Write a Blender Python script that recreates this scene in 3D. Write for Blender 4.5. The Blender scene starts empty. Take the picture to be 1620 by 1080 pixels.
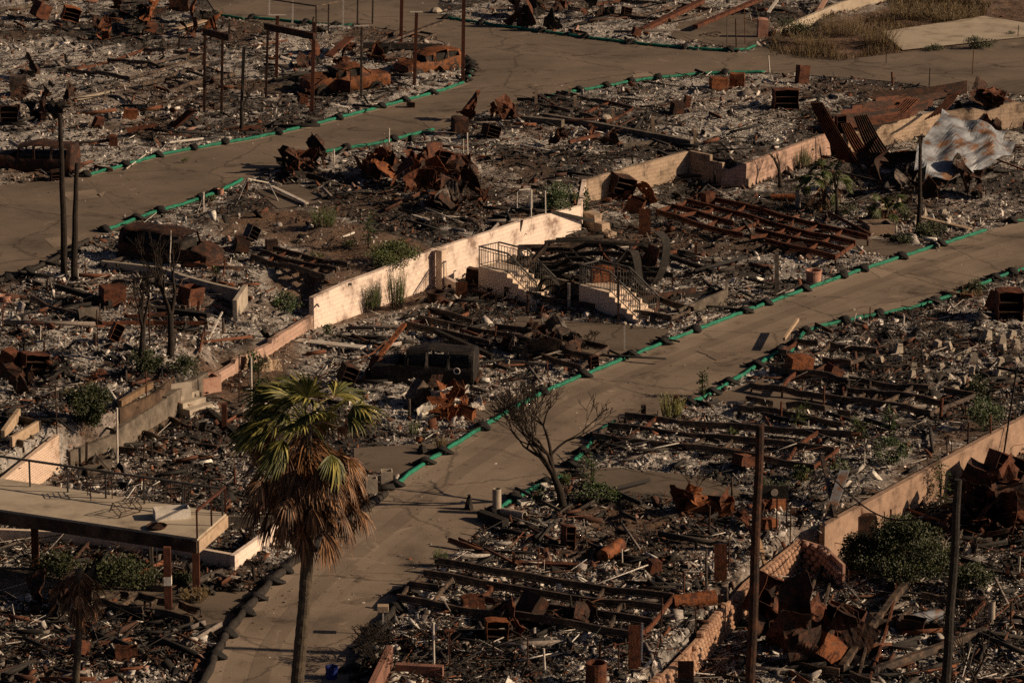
import bpy, bmesh, math, random
import numpy as np
from mathutils import Vector, Matrix
from mathutils.geometry import tessellate_polygon

# ------------------------------------------------------------------ camera, light
S = bpy.context.scene
COL = S.collection
R = math.radians
FPX, H, PITCH = 5800.0, 40.6, R(15.0)
cam = bpy.data.objects.new("camera", bpy.data.cameras.new("camera"))
COL.objects.link(cam)
cam.location = (0, 0, H)
cam.rotation_euler = (R(90) - PITCH, 0, 0)
cam.data.sensor_width = 36.0
cam.data.lens = FPX / 1620.0 * 36.0
cam.data.clip_start = 1.0
cam.data.clip_end = 6000.0
S.camera = cam
SUN_EL, SUN_AZ = R(25.0), R(-7.0)            # azimuth measured from +X
W = bpy.data.worlds.new("World"); S.world = W; W.use_nodes = True
_n = W.node_tree.nodes; _l = W.node_tree.links
_sky = _n.new("ShaderNodeTexSky"); _sky.sky_type = 'NISHITA'; _sky.sun_disc = False
_sky.sun_elevation = SUN_EL; _sky.sun_rotation = R(90) - SUN_AZ
_sky.dust_density = 1.3; _sky.air_density = 0.18; _sky.ozone_density = 0.5
_l.new(_sky.outputs[0], _n['Background'].inputs[0]); _n['Background'].inputs[1].default_value = 0.05
sun = bpy.data.objects.new("sun", bpy.data.lights.new("sun", 'SUN')); COL.objects.link(sun)
sun.data.energy = 5.0; sun.data.angle = R(0.5); sun.data.color = (1.0, 0.73, 0.47)
_d = Vector((math.cos(SUN_EL)*math.cos(SUN_AZ), math.cos(SUN_EL)*math.sin(SUN_AZ), math.sin(SUN_EL)))
sun.rotation_euler = (-_d).to_track_quat('-Z', 'Y').to_euler()
sun.location = _d * 300
S.view_settings.view_transform = 'Standard'; S.view_settings.look = 'None'
S.view_settings.exposure = 0.0; S.view_settings.gamma = 1.0
S.render.engine = 'CYCLES'
S.cycles.max_bounces = 4; S.cycles.diffuse_bounces = 2; S.cycles.glossy_bounces = 2
S.cycles.use_denoising = False
rnd = random.Random(7)
NR = np.random.RandomState(11)

# ------------------------------------------------------------------ where a photographed point stands
FW = Vector((0, math.cos(PITCH), -math.sin(PITCH))); UP = Vector((0, math.sin(PITCH), math.cos(PITCH)))
def P(px, py, z=0.0):
    d = FW + Vector((1, 0, 0))*((px-810)/FPX) + UP*(-(py-540)/FPX)
    t = (z - H)/d.z
    return Vector((d.x*t, d.y*t, z))
def rowz(p, py):
    "height at which a point above p shows in row py"
    k = -(py-540)/FPX
    return H + p.y*(-math.sin(PITCH)+k*math.cos(PITCH))/(math.cos(PITCH)+k*math.sin(PITCH))
def colx(p, px, z):
    depth = p.y*math.cos(PITCH) - (z-H)*math.sin(PITCH)
    return (px-810)/FPX*depth
def m_px(p):                                     # metres per photo pixel at p
    return (p.y*math.cos(PITCH) + (H-p.z)*math.sin(PITCH))/FPX
UZ, LZ = 1.5, -1.3
U_LINE = [(-500,1090),(95,744),(185,716),(265,672),(330,624),(430,567),(497,522),(690,452),(918,378),(930,330),
          (1088,292),(1180,308),(1312,258),(1400,240),(1480,223),(1560,217),(1620,211),(1760,196)]
L_LINE = [(1900,515),(1305,836),(1268,838),(1180,908),(1100,1000),(1010,1092),(900,1230)]
def poly_world(line, z): return [P(x, y, z) for x, y in line]
_u = poly_world(U_LINE, 0); U_POLY = [(-3000., _u[0].y)] + [(p.x, p.y) for p in _u] + [(3000., _u[-1].y), (3000., 4000.), (-3000., 4000.)]
_q = poly_world(L_LINE, 0); L_POLY = [(3000., _q[0].y)] + [(p.x, p.y) for p in _q] + [(_q[-1].x, -500.), (3000., -500.)]
def inside(poly, x, y):
    x = np.asarray(x, float); y = np.asarray(y, float); r = np.zeros(x.shape, bool)
    n = len(poly); j = n-1
    for i in range(n):
        xi, yi = poly[i]; xj, yj = poly[j]
        if yi != yj:
            r ^= ((yi > y) != (yj > y)) & (x < (xj-xi)*(y-yi)/(yj-yi)+xi)
        j = i
    return r
def polydist(poly, x, y, closed=True):
    x = np.asarray(x, float); y = np.asarray(y, float); d = np.full(x.shape, 1e9)
    n = len(poly)
    for i in range(n if closed else n-1):
        ax, ay = poly[i]; bx, by = poly[(i+1) % n]
        dx, dy = bx-ax, by-ay; L = dx*dx+dy*dy+1e-9
        t = np.clip(((x-ax)*dx+(y-ay)*dy)/L, 0, 1)
        d = np.minimum(d, np.hypot(x-ax-t*dx, y-ay-t*dy))
    return d
def G(px, py):
    "ground point shown at a photo position; on a retaining wall's face, the nearest ground above or below it"
    inU = lambda q: bool(inside(U_POLY, q.x, q.y)); inL = lambda q: bool(inside(L_POLY, q.x, q.y))
    for k in range(0, 90, 3):
        for s in ((0,) if k == 0 else (-k, k)):
            p = P(px, py+s, UZ)
            if inU(p): return p
            p = P(px, py+s, 0)
            if not inL(p) and not inU(p): return p
            p = P(px, py+s, LZ)
            if inL(p): return p
    return P(px, py, 0)
def level(x, y):
    x = np.asarray(x, float)
    z = np.where(inside(U_POLY, x, y), UZ, 0.0)
    return np.where(inside(L_POLY, x, y), LZ, z)

# numpy value noise
_lat = NR.rand(256, 256)
def vnoise(x, y):
    x = np.asarray(x, float); y = np.asarray(y, float)
    xi = np.floor(x).astype(int); yi = np.floor(y).astype(int)
    fx = x-xi; fy = y-yi; fx = fx*fx*(3-2*fx); fy = fy*fy*(3-2*fy)
    a = _lat[xi % 256, yi % 256]; b = _lat[(xi+1) % 256, yi % 256]
    c = _lat[xi % 256, (yi+1) % 256]; d = _lat[(xi+1) % 256, (yi+1) % 256]
    return (a*(1-fx)+b*fx)*(1-fy)+(c*(1-fx)+d*fx)*fy
def fbm(x, y, o=4):
    s = 0; a = .5
    for i in range(o):
        s = s + a*vnoise(x*2**i+17.3*i, y*2**i+5.1*i); a *= .5
    return s/(1-.5**o)

# ------------------------------------------------------------------ materials
def mk(name):
    m = bpy.data.materials.new(name); m.use_nodes = True
    nt = m.node_tree; return m, nt, nt.nodes, nt.links, nt.nodes['Principled BSDF']
def ramp(n, stops):
    r = n.new("ShaderNodeValToRGB"); e = r.color_ramp.elements
    while len(e) < len(stops): e.new(0.5)
    for k, (p, c) in enumerate(stops):
        e[k].position = p; e[k].color = (*c, 1)
    return r
def mat(name, stops, scale=3.0, rough=.85, bump=.4, bscale=None, metal=0., detail=6, dist=.0, spec=.3, bdist=.03):
    m, nt, n, l, b = mk(name)
    tc = n.new("ShaderNodeTexCoord")
    nz = n.new("ShaderNodeTexNoise"); nz.inputs['Scale'].default_value = scale; nz.inputs['Detail'].default_value = detail
    nz.inputs['Roughness'].default_value = .65; nz.inputs['Distortion'].default_value = dist
    l.new(tc.outputs['Object'], nz.inputs['Vector'])
    r = ramp(n, stops); l.new(nz.outputs['Fac'], r.inputs[0]); l.new(r.outputs[0], b.inputs['Base Color'])
    b.inputs['Roughness'].default_value = rough; b.inputs['Metallic'].default_value = metal
    b.inputs['Specular IOR Level'].default_value = spec
    if bump:
        z2 = n.new("ShaderNodeTexNoise"); z2.inputs['Scale'].default_value = bscale or scale*4; z2.inputs['Detail'].default_value = 5
        l.new(tc.outputs['Object'], z2.inputs['Vector'])
        bp = n.new("ShaderNodeBump"); bp.inputs['Strength'].default_value = bump; bp.inputs['Distance'].default_value = bdist
        l.new(z2.outputs['Fac'], bp.inputs['Height']); l.new(bp.outputs[0], b.inputs['Normal'])
    return m
M = {}
M['rust'] = mat('rust', [(.32,(.014,.009,.007)),(.44,(.055,.019,.010)),(.54,(.125,.040,.017)),(.64,(.06,.03,.02)),(.74,(.16,.125,.10))], 3.2, .8, .6, detail=10)
M['rust_bright'] = mat('rust_bright', [(.32,(.02,.010,.007)),(.42,(.10,.032,.013)),(.53,(.23,.075,.023)),(.62,(.10,.04,.02)),(.72,(.27,.20,.14))], 3.0, .75, .6, detail=10)
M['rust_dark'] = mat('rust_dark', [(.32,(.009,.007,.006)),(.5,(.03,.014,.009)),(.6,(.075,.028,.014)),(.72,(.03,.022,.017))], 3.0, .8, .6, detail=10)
M['rust_post'] = mat('rust_post', [(.3,(.03,.013,.009)),(.5,(.085,.028,.016)),(.7,(.13,.05,.028))], 1.5, .85, .3)
M['char'] = mat('char', [(.3,(.008,.007,.006)),(.55,(.022,.018,.015)),(.75,(.06,.048,.038))], 5, .8, .6)
M['rust_car'] = mat('rust_car', [(.30,(.012,.008,.006)),(.41,(.07,.025,.012)),(.5,(.20,.07,.022)),(.57,(.10,.038,.018)),(.64,(.03,.02,.015)),(.72,(.30,.22,.15))], 2.2, .75, .6, detail=12)
M['char_black'] = mat('char_black', [(.35,(.006,.005,.005)),(.55,(.018,.014,.012)),(.66,(.045,.032,.025)),(.76,(.10,.06,.04))], 3, .7, .6, detail=10)
M['burnt_steel'] = mat('burnt_steel', [(.3,(.015,.012,.011)),(.5,(.05,.035,.026)),(.62,(.13,.085,.055)),(.75,(.05,.03,.02))], 3, .6, .4, spec=.5)
M['bark'] = mat('bark', [(.3,(.01,.008,.007)),(.6,(.03,.022,.017)),(.8,(.07,.05,.035))], 6, .95, .9)
M['palm_bark'] = mat('palm_bark', [(.3,(.035,.027,.02)),(.6,(.09,.07,.05)),(.8,(.15,.12,.085))], 5, .95, .8)
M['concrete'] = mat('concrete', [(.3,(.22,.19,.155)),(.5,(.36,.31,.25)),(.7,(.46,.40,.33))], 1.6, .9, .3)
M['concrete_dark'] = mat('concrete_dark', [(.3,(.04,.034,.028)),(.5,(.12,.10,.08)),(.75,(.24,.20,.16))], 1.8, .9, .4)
M['slab'] = mat('slab', [(.30,(.16,.13,.10)),(.40,(.31,.26,.20)),(.52,(.40,.34,.265)),(.7,(.45,.39,.31))], .7, .9, .3, detail=10)
M['white_metal'] = mat('white_metal', [(.3,(.35,.32,.28)),(.5,(.6,.56,.5)),(.7,(.3,.2,.13))], 2.5, .5, .2)
M['grey_metal'] = mat('grey_metal', [(.28,(.10,.06,.04)),(.4,(.17,.09,.05)),(.46,(.17,.18,.20)),(.62,(.33,.36,.40)),(.75,(.46,.49,.53))], .8, .5, .4, bscale=3, detail=8)
M['stucco'] = mat('stucco', [(.25,(.44,.33,.25)),(.45,(.66,.53,.42)),(.7,(.74,.61,.49))], .9, .9, .35, bscale=14)
M['terracotta'] = mat('terracotta', [(.3,(.3,.15,.11)),(.6,(.42,.23,.17)),(.8,(.5,.3,.22))], 3, .85, .2)
M['black_bag'] = mat('black_bag', [(.3,(.008,.008,.008)),(.6,(.02,.018,.017)),(.8,(.05,.045,.04))], 7, .75, .8)
M['green_tube'] = mat('green_tube', [(.3,(.006,.075,.045)),(.5,(.010,.16,.10)),(.65,(.015,.20,.125)),(.78,(.10,.15,.10))], 3, .7, .8, bscale=22)
M['dark_tube'] = mat('dark_tube', [(.3,(.012,.010,.009)),(.6,(.03,.025,.022)),(.8,(.07,.055,.045))], 5, .85, .7, bscale=15)
M['wood'] = mat('wood', [(.3,(.10,.06,.035)),(.55,(.2,.13,.075)),(.75,(.28,.19,.11))], 3, .85, .4)
M['wood_dark'] = mat('wood_dark', [(.3,(.02,.013,.009)),(.5,(.06,.038,.025)),(.68,(.13,.085,.055)),(.8,(.05,.03,.02))], 1.6, .9, .4)
M['pale_wood'] = mat('pale_wood', [(.3,(.26,.18,.12)),(.55,(.4,.3,.21)),(.75,(.5,.39,.28))], 3, .85, .3)
M['blue'] = mat('blue', [(.3,(.01,.02,.12)),(.6,(.02,.035,.2))], 3, .5, .1)
M['white_paint'] = mat('white_paint', [(.3,(.5,.46,.40)),(.6,(.72,.68,.62))], 3, .7, .2)
M['pink_stone'] = mat('pink_stone', [(.3,(.30,.15,.11)),(.5,(.45,.27,.20)),(.7,(.52,.36,.28))], 1.5, .9, .5)
M['slumpstone'] = mat('slumpstone', [(.3,(.20,.11,.075)),(.5,(.36,.22,.15)),(.7,(.44,.29,.20))], 1.2, .9, .5)
def leafmat(name, a, b, c=None, hi=.9):
    m, nt, n, l, bs = mk(name)
    g = n.new("ShaderNodeNewGeometry"); tc = n.new("ShaderNodeTexCoord")
    nz = n.new("ShaderNodeTexNoise"); nz.inputs['Scale'].default_value = 3.0; l.new(tc.outputs['Object'], nz.inputs['Vector'])
    ad = n.new("ShaderNodeMath"); ad.operation = 'MULTIPLY_ADD'; ad.inputs[1].default_value = .5; ad.inputs[2].default_value = 0
    l.new(g.outputs['Random Per Island'], ad.inputs[0])
    a2 = n.new("ShaderNodeMath"); a2.operation = 'MULTIPLY_ADD'; a2.inputs[1].default_value = .6
    l.new(nz.outputs['Fac'], a2.inputs[0]); l.new(ad.outputs[0], a2.inputs[2])
    r = ramp(n, [(.2, a), (.6*hi/.9, b), (hi, c or b)]); l.new(a2.outputs[0], r.inputs[0]); l.new(r.outputs[0], bs.inputs['Base Color'])
    bs.inputs['Roughness'].default_value = .55; bs.inputs['Specular IOR Level'].default_value = .3
    return m
M['leaf'] = leafmat('leaf', (.018,.027,.007), (.05,.07,.015), (.11,.125,.032))
M['leaf_dark'] = leafmat('leaf_dark', (.010,.015,.005), (.026,.035,.009), (.06,.065,.018))
M['leaf_yellow'] = leafmat('leaf_yellow', (.08,.09,.02), (.17,.17,.045), (.25,.22,.08))
M['leaf_ivy'] = leafmat('leaf_ivy', (.014,.026,.008), (.036,.06,.016), (.09,.12,.04))
M['dry'] = leafmat('dry', (.035,.028,.010), (.10,.065,.026), (.20,.14,.06))
M['palm_green'] = leafmat('palm_green', (.02,.028,.007), (.075,.08,.017), (.30,.26,.07), .84)
M['palm_dead'] = leafmat('palm_dead', (.025,.013,.007), (.10,.046,.02), (.38,.20,.09), .84)
def brickmat(name, c1, c2, mortar, bw=.4, rh=.2, ms=.008, soot=.35, rough=.9):
    m, nt, n, l, b = mk(name)
    tc = n.new("ShaderNodeTexCoord"); bk = n.new("ShaderNodeTexBrick")
    bk.inputs['Color1'].default_value = (*c1, 1); bk.inputs['Color2'].default_value = (*c2, 1); bk.inputs['Mortar'].default_value = (*mortar, 1)
    bk.inputs['Scale'].default_value = 1; bk.inputs['Brick Width'].default_value = bw; bk.inputs['Row Height'].default_value = rh
    bk.inputs['Mortar Size'].default_value = ms; bk.inputs['Mortar Smooth'].default_value = .3
    l.new(tc.outputs['UV'], bk.inputs['Vector'])
    nz = n.new("ShaderNodeTexNoise"); nz.inputs['Scale'].default_value = .9; nz.inputs['Detail'].default_value = 8; nz.inputs['Roughness'].default_value = .7
    l.new(tc.outputs['Object'], nz.inputs['Vector'])
    r = ramp(n, [(.36, (soot*.7, soot*.6, soot*.55)), (.44, (soot**.5, soot**.5, soot**.5)), (.52, (1, 1, 1))]); l.new(nz.outputs['Fac'], r.inputs[0])
    mx = n.new("ShaderNodeMix"); mx.data_type = 'RGBA'; mx.blend_type = 'MULTIPLY'; mx.inputs[0].default_value = 1
    l.new(bk.outputs['Color'], mx.inputs[6]); l.new(r.outputs[0], mx.inputs[7]); l.new(mx.outputs[2], b.inputs['Base Color'])
    z2 = n.new("ShaderNodeTexNoise"); z2.inputs['Scale'].default_value = 14; l.new(tc.outputs['Object'], z2.inputs['Vector'])
    ad = n.new("ShaderNodeMath"); ad.operation = 'MULTIPLY_ADD'; ad.inputs[1].default_value = -1.2
    l.new(bk.outputs['Fac'], ad.inputs[0]); l.new(z2.outputs['Fac'], ad.inputs[2])
    bp = n.new("ShaderNodeBump"); bp.inputs['Strength'].default_value = .6; bp.inputs['Distance'].default_value = .02
    l.new(ad.outputs[0], bp.inputs['Height']); l.new(bp.outputs[0], b.inputs['Normal'])
    b.inputs['Roughness'].default_value = rough
    return m
M['tan_block'] = brickmat('tan_block', (.40,.30,.22), (.35,.26,.185), (.24,.18,.13), soot=.35)
M['white_block'] = brickmat('white_block', (.66,.50,.40), (.60,.46,.36), (.36,.27,.21), bw=.3, rh=.1, ms=.01, soot=.8)
M['pink_block'] = brickmat('pink_block', (.44,.29,.23), (.38,.25,.19), (.26,.18,.14), bw=.4, rh=.2, soot=.3)
M['long_block'] = brickmat('long_block', (.34,.225,.16), (.28,.18,.125), (.38,.29,.23), bw=.4, rh=.2, soot=.5)
M['red_brick'] = brickmat('red_brick', (.24,.09,.06), (.16,.065,.045), (.25,.18,.13), bw=.22, rh=.08, ms=.01, soot=.4)
M['stucco_wall'] = brickmat('stucco_wall', (.80,.66,.57), (.77,.63,.54), (.68,.55,.46), bw=.4, rh=.2, ms=.004, soot=.5)

# ------------------------------------------------------------------ mesh helpers
BASE = {}
class MB:
    def __init__(s): s.v = []; s.f = []; s.uv = []; s.mi = []
    def add(s, vs, fs, uvs=None, mi=0):
        o = len(s.v); s.v += [tuple(v) for v in vs]
        for k, f in enumerate(fs):
            s.f.append([i+o for i in f]); s.uv.append(uvs[k] if uvs else None); s.mi.append(mi)
        return s
    def box(s, c, size, rot=None, jit=0.):
        x, y, z = [q/2 for q in size]
        vs = [Vector((a*x, b*y, d*z)) for a in (-1, 1) for b in (-1, 1) for d in (-1, 1)]
        if jit: vs = [v + Vector((rnd.uniform(-jit, jit), rnd.uniform(-jit, jit), rnd.uniform(-jit, jit))) for v in vs]
        if rot is not None: vs = [rot @ v for v in vs]
        c = Vector(c)
        return s.add([v+c for v in vs], [(0,1,3,2),(4,6,7,5),(0,4,5,1),(2,3,7,6),(0,2,6,4),(1,5,7,3)])
    def beam(s, a, b, w, h):
        a = Vector(a); b = Vector(b); d = (b-a)
        if d.length < 1e-5: return s
        d.normalize(); u = Vector((0, 0, 1)) if abs(d.z) < .95 else Vector((1, 0, 0))
        sx = d.cross(u).normalized()*w/2; sy = sx.cross(d).normalized()*h/2
        return s.add([a-sx-sy, a+sx-sy, a+sx+sy, a-sx+sy, b-sx-sy, b+sx-sy, b+sx+sy, b-sx+sy],
                     [(0,3,2,1),(4,5,6,7),(0,1,5,4),(1,2,6,5),(2,3,7,6),(3,0,4,7)])
    def channel(s, a, b, w, h, t=.02):
        "I section"
        a = Vector(a); b = Vector(b); k = Vector((0, 0, h/2))
        s.beam(a, b, t, h-2*t); s.beam(a+k, b+k, w, t); s.beam(a-k, b-k, w, t); return s
    def tube(s, pts, rad, n=8, cap=True):
        pts = [Vector(p) for p in pts]
        if not hasattr(rad, '__len__'): rad = [rad]*len(pts)
        o = len(s.v); prev = None
        for i, p in enumerate(pts):
            d = (pts[min(i+1, len(pts)-1)]-pts[max(i-1, 0)])
            d = d.normalized() if d.length > 1e-6 else Vector((0, 0, 1))
            if prev is None: u = d.orthogonal().normalized()
            else:
                u = prev - d*prev.dot(d); u = u.normalized() if u.length > 1e-5 else d.orthogonal().normalized()
            prev = u; w = d.cross(u)
            for k in range(n):
                a = 2*math.pi*k/n; s.v.append(tuple(p+(u*math.cos(a)+w*math.sin(a))*rad[i]))
        for i in range(len(pts)-1):
            for k in range(n):
                a = o+i*n+k; b = o+i*n+(k+1) % n; s.f.append([a, b, b+n, a+n]); s.uv.append(None); s.mi.append(0)
        if cap:
            for q in (list(range(o+n-1, o-1, -1)), list(range(o+(len(pts)-1)*n, o+len(pts)*n))):
                s.f.append(q); s.uv.append(None); s.mi.append(0)
        return s
    def lathe(s, c, prof, n=20, rot=None, squash=1.):
        c = Vector(c); o = len(s.v)
        for r, z in prof:
            for k in range(n):
                a = 2*math.pi*k/n; v = Vector((r*math.cos(a), r*math.sin(a)*squash, z))
                if rot is not None: v = rot @ v
                s.v.append(tuple(v+c))
        for i in range(len(prof)-1):
            for k in range(n):
                a = o+i*n+k; b = o+i*n+(k+1) % n; s.f.append([a, b, b+n, a+n]); s.uv.append(None); s.mi.append(0)
        return s
    def build(s, name, m, parent=None, base=None, smooth=False, solid=0.):
        if parent is not None: b = BASE[parent.name]
        else: b = Vector(base) if base is not None else Vector((0, 0, 0))
        me = bpy.data.meshes.new(name)
        me.from_pydata([(v[0]-b.x, v[1]-b.y, v[2]-b.z) for v in s.v], [], s.f)
        if any(u is not None for u in s.uv):
            ul = me.uv_layers.new(name="UVMap")
            for p, u in zip(me.polygons, s.uv):
                if u:
                    for li, c in zip(p.loop_indices, u): ul.data[li].uv = c
        for q in (m if isinstance(m, (list, tuple)) else [m]): me.materials.append(M[q] if isinstance(q, str) else q)
        if smooth: me.polygons.foreach_set('use_smooth', [True]*len(me.polygons))
        me.update()
        o = bpy.data.objects.new(name, me); COL.objects.link(o)
        if parent is not None: o.parent = parent
        else: o.location = b
        BASE[o.name] = b
        if solid:
            md = o.modifiers.new('thickness', 'SOLIDIFY'); md.thickness = solid; md.offset = 0
        return o
def tag(o, label, cat, group=None):
    o['label'] = label; o['category'] = cat
    if group: o['group'] = group
    return o
def thing(name, label, cat, loc, group=None):
    o = bpy.data.objects.new(name, None); COL.objects.link(o); o.location = loc; o.empty_display_size = .2
    BASE[o.name] = Vector(loc); return tag(o, label, cat, group)
ORD = ('first second third fourth fifth sixth seventh eighth ninth tenth eleventh twelfth thirteenth fourteenth fifteenth sixteenth '
       'seventeenth eighteenth nineteenth twentieth').split()
def ordw(i):
    if i < 20: return ORD[i]
    return ['twenty-', 'thirty-', 'forty-'][(i+1)//10-2]+ORD[(i+1) % 10-1] if (i+1) % 10 else ['thirtieth', 'fortieth', 'fiftieth'][(i+1)//10-3]
MARKS = [(490,690,'tall fan palm'),(275,385,'burnt minivan'),(675,575,'charred black wagon'),(815,430,'left stair block'),
 (985,480,'right stair block'),(600,440,'pale retaining wall'),(880,740,'leafless tree'),(170,800,'raised carport deck'),
 (540,130,'open-doored rusty car'),(675,95,'rusty hatchback'),(1520,235,'crumpled grey roof sheet'),(1350,215,'corrugated rust sheets'),
 (1192,850,'tall brown pole'),(1503,900,'tall black pole'),(1420,860,'big green bush'),(1450,740,'long block wall'),
 (1287,432,'pink pot'),(1510,50,'bare concrete slab'),(660,285,'big rust heap'),(1000,265,'tan block wall'),
 (140,660,'round dark bush'),(1120,960,'rounded stone wall'),(786,790,'upright grey pipe'),(108,350,'two burnt palm trunks'),
 (250,480,'twin burnt tree trunks'),(1500,590,'field of pier blocks'),(1270,110,'burnt doghouse-shaped box'),(60,265,'shaded burnt car'),
 (120,905,'dead skirted palm'),(440,60,'steel carport posts')]
USED = set()
def near(desc, px, py):
    "label that places a thing by the landmark it stands nearest to"
    ms = sorted(MARKS, key=lambda q: (q[0]-px)**2+((q[1]-py)*1.6)**2)
    for k in (0, 1, 2, 3):
        mx, my, nm = ms[k]; dx, dy = px-mx, (py-my)*1.6
        if abs(dx) > abs(dy): w = 'right of' if dx > 0 else 'left of'
        else: w = 'in front of' if dy > 0 else 'behind'
        for pre in ('', 'just ' if math.hypot(dx, dy) < 70 else 'farther '):
            l = '%s %s%s the %s' % (desc, pre, w, nm)
            if l not in USED: USED.add(l); return l
    i = 1
    l0 = '%s near the %s' % (desc, ms[0][2]); l = l0
    l1 = '%s between the %s and the %s' % (desc, ms[0][2], ms[1][2])
    l = l1
    while l in USED and i < 40: l = '%s, %s of them' % (l1, ordw(i)); i += 1
    USED.add(l); return l
def struct(name, mb, m, **k):
    o = mb.build(name, m, **k); o['kind'] = 'structure'; return o

# ------------------------------------------------------------------ road outlines (photo rows -> ground)
def W2(pts, z): return [(p.x, p.y) for p in (P(a, b, z) for a, b in pts)]
MID_FAR = [(1660,338),(1560,366),(1450,400),(1305,448),(1130,512),(990,568),(862,620),(800,655),(740,692),(652,747),(625,770),
           (560,822),(505,862),(440,915),(400,955),(355,1010),(332,1060),(320,1120),(300,1200)]
MID_NEAR = [(1700,400),(1620,425),(1500,472),(1440,490),(1300,517),(1272,526),(1240,556),(1180,592),(1108,634),(1040,660),(975,668),(950,690),
            (905,735),(885,760),(822,785),(780,822),(750,850),(705,888),(660,928),(612,985),(572,1050),(552,1110),(520,1200)]
MID_ROAD = W2(MID_FAR, 0) + W2(MID_NEAR[::-1], 0)
UP_NEAR = [(-80,480),(0,448),(70,425),(150,375),(250,340),(345,308),(400,280),(500,247),(600,230),(680,212),(725,195),(770,175),(850,157),
           (940,141),(1010,129),(1100,119),(1190,114),(1260,118),(1330,122),(1400,128),(1500,141),(1560,149),(1700,152)]
UP_FAR = [(-80,302),(130,280),(250,247),(330,232),(420,217),(530,190),(640,160),(738,132),(757,108),(742,90),(700,66),(650,52),(560,38),(440,40),
          (345,25),(325,-5),(320,-30),(700,-30),(690,22),(712,32),(800,45),(950,65),(1080,79),(1180,84),(1208,72),(1225,84),(1330,95),(1425,84),(1640,56),(1760,50)]
UP_ROAD = W2(UP_NEAR, UZ) + W2(UP_FAR[::-1], UZ)
DRIVES = [  # (level, outline, material key)
 (0, [(820,500),(1000,515),(1060,520),(1045,545),(930,572),(880,540),(800,520)], 'drive'),
 (0, [(925,742),(960,738),(1110,752),(1185,780),(1120,796),(960,778),(918,760)], 'drive'),
 (0, [(1120,628),(1200,600),(1330,640),(1290,652),(1160,640)], 'drive'),
 (0, [(1325,372),(1390,378),(1470,392),(1420,408),(1385,402),(1330,388)], 'drive'),
 (0, [(-60,895),(120,898),(330,935),(400,935),(395,955),(350,1012),(300,985),(150,945),(-60,935)], 'drive'),
 (0, [(560,708),(690,700),(735,690),(640,755),(560,740)], 'drive'),
 (0, [(1540,925),(1700,930),(1700,975),(1560,960)], 'dummy'),
 (UZ, [(405,300),(470,290),(520,318),(440,330)], 'drive'),
 (UZ, [(1075,35),(1180,20),(1210,60),(1180,80),(1060,60)], 'drive'),
 (0, [(800,1030),(930,1058),(900,1110),(700,1110),(700,1060)], 'dummy'),
 (0, [(740,668),(800,655),(860,622),(850,616),(720,650)], 'drive'),
]
DRIVES = [d for d in DRIVES if d[2] != 'dummy']
DRIVE_POLYS = [(z, W2(o, z)) for z, o, k in DRIVES]
SLAB = W2([(1395,52),(1556,27),(1660,44),(1660,56),(1428,81)], UZ)
BARE = [ # outlines with little rubble: (outline, level, keep fraction)
 ([(330,345),(460,325),(560,350),(700,390),(700,430),(500,475),(400,440),(470,400),(320,372)], UZ, .18),
 ([(1215,85),(1225,55),(1480,-10),(1700,-10),(1700,60),(1425,86),(1330,98)], UZ, .02),
 ([(900,790),(1060,800),(1090,845),(960,850),(850,830)], 0, .35),
 ([(1390,760),(1480,680),(1560,650),(1600,665),(1310,830),(1290,800)], 0, .3),
 ([(400,505),(470,480),(500,520),(430,560),(350,600),(290,560)], UZ, .25),
 ([(-20,285),(30,240),(130,240),(130,285)], UZ, .5),
 ([(700,300),(790,240),(880,260),(900,290),(820,320)], UZ, .7),
]
BARE_W = [(W2(o, z), k) for o, z, k in BARE]
ROADS = [MID_ROAD, UP_ROAD, SLAB] + [p for z, p in DRIVE_POLYS]

# ------------------------------------------------------------------ ground, one sheet out to the horizon
STEP = .2
gx = np.concatenate([[-3000, -900, -300, -110, -60], np.arange(-46, 46.01, STEP), [60, 110, 300, 900, 3000]])
gy = np.concatenate([[-400, 0, 60, 90], np.arange(100, 262.01, STEP), [300, 420, 900, 3500]])
GX, GY = np.meshgrid(gx, gy)
dU = polydist(U_POLY, GX, GY)*np.where(inside(U_POLY, GX, GY), 1, -1)
dL = polydist(L_POLY, GX, GY)*np.where(inside(L_POLY, GX, GY), -1, 1)
def ramp01(d, a, b): return np.clip((d-a)/(b-a), 0, 1)
_ba, _bb = P(320,630,0), P(497,522,0)
_wl = np.clip((GX-_ba.x+1)/1.5, 0, 1)*np.clip((_bb.x+.2-GX)/.5, 0, 1)*((GY > _ba.y-8) & (GY < _bb.y+9))
GZ = ramp01(dU, .12, .34)*(UZ-.95*_wl*(1-ramp01(dU, .3, 5.))) + (ramp01(dL, .12, .34)-1)*(-LZ)
rd = np.full(GX.shape, 9.)
for poly in ROADS:
    d = polydist(poly, GX, GY); d = np.where(inside(poly, GX, GY), 0, d); rd = np.minimum(rd, d)
fade = ramp01(rd, .1, 1.2)*ramp01(np.minimum(abs(dU), abs(dL)), .3, 1.2)
fade = fade*((abs(GX) < 46) & (GY > 99) & (GY < 262))
bump = (fbm(GX*.35, GY*.35, 3)-.42)*.55 + (fbm(GX*1.7+40, GY*1.7, 3)-.5)*.28 + (NR.rand(*GX.shape)-.5)*.06
_ba, _bb = P(320,630,0), P(505,518,0)
_wb = np.clip((GX-_ba.x+1)/1.5, 0, 1)*np.clip((_bb.x+.5-GX)/1.5, 0, 1)*((GY > _ba.y-8) & (GY < _bb.y+6))
GZ = GZ + np.where(dU < 0, .3*np.clip(1+dU/3., 0, 1)*_wb, 0)
GZ = GZ + np.where((dU < 0) & (GY > P(0,400,0).y) & (GX > 2), .4*np.clip(1+dU/2.5, 0, 1)*np.clip((rd-.2)/1.5, 0, 1), 0)
GZ = GZ + fade*bump - .03*(1-fade)
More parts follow.
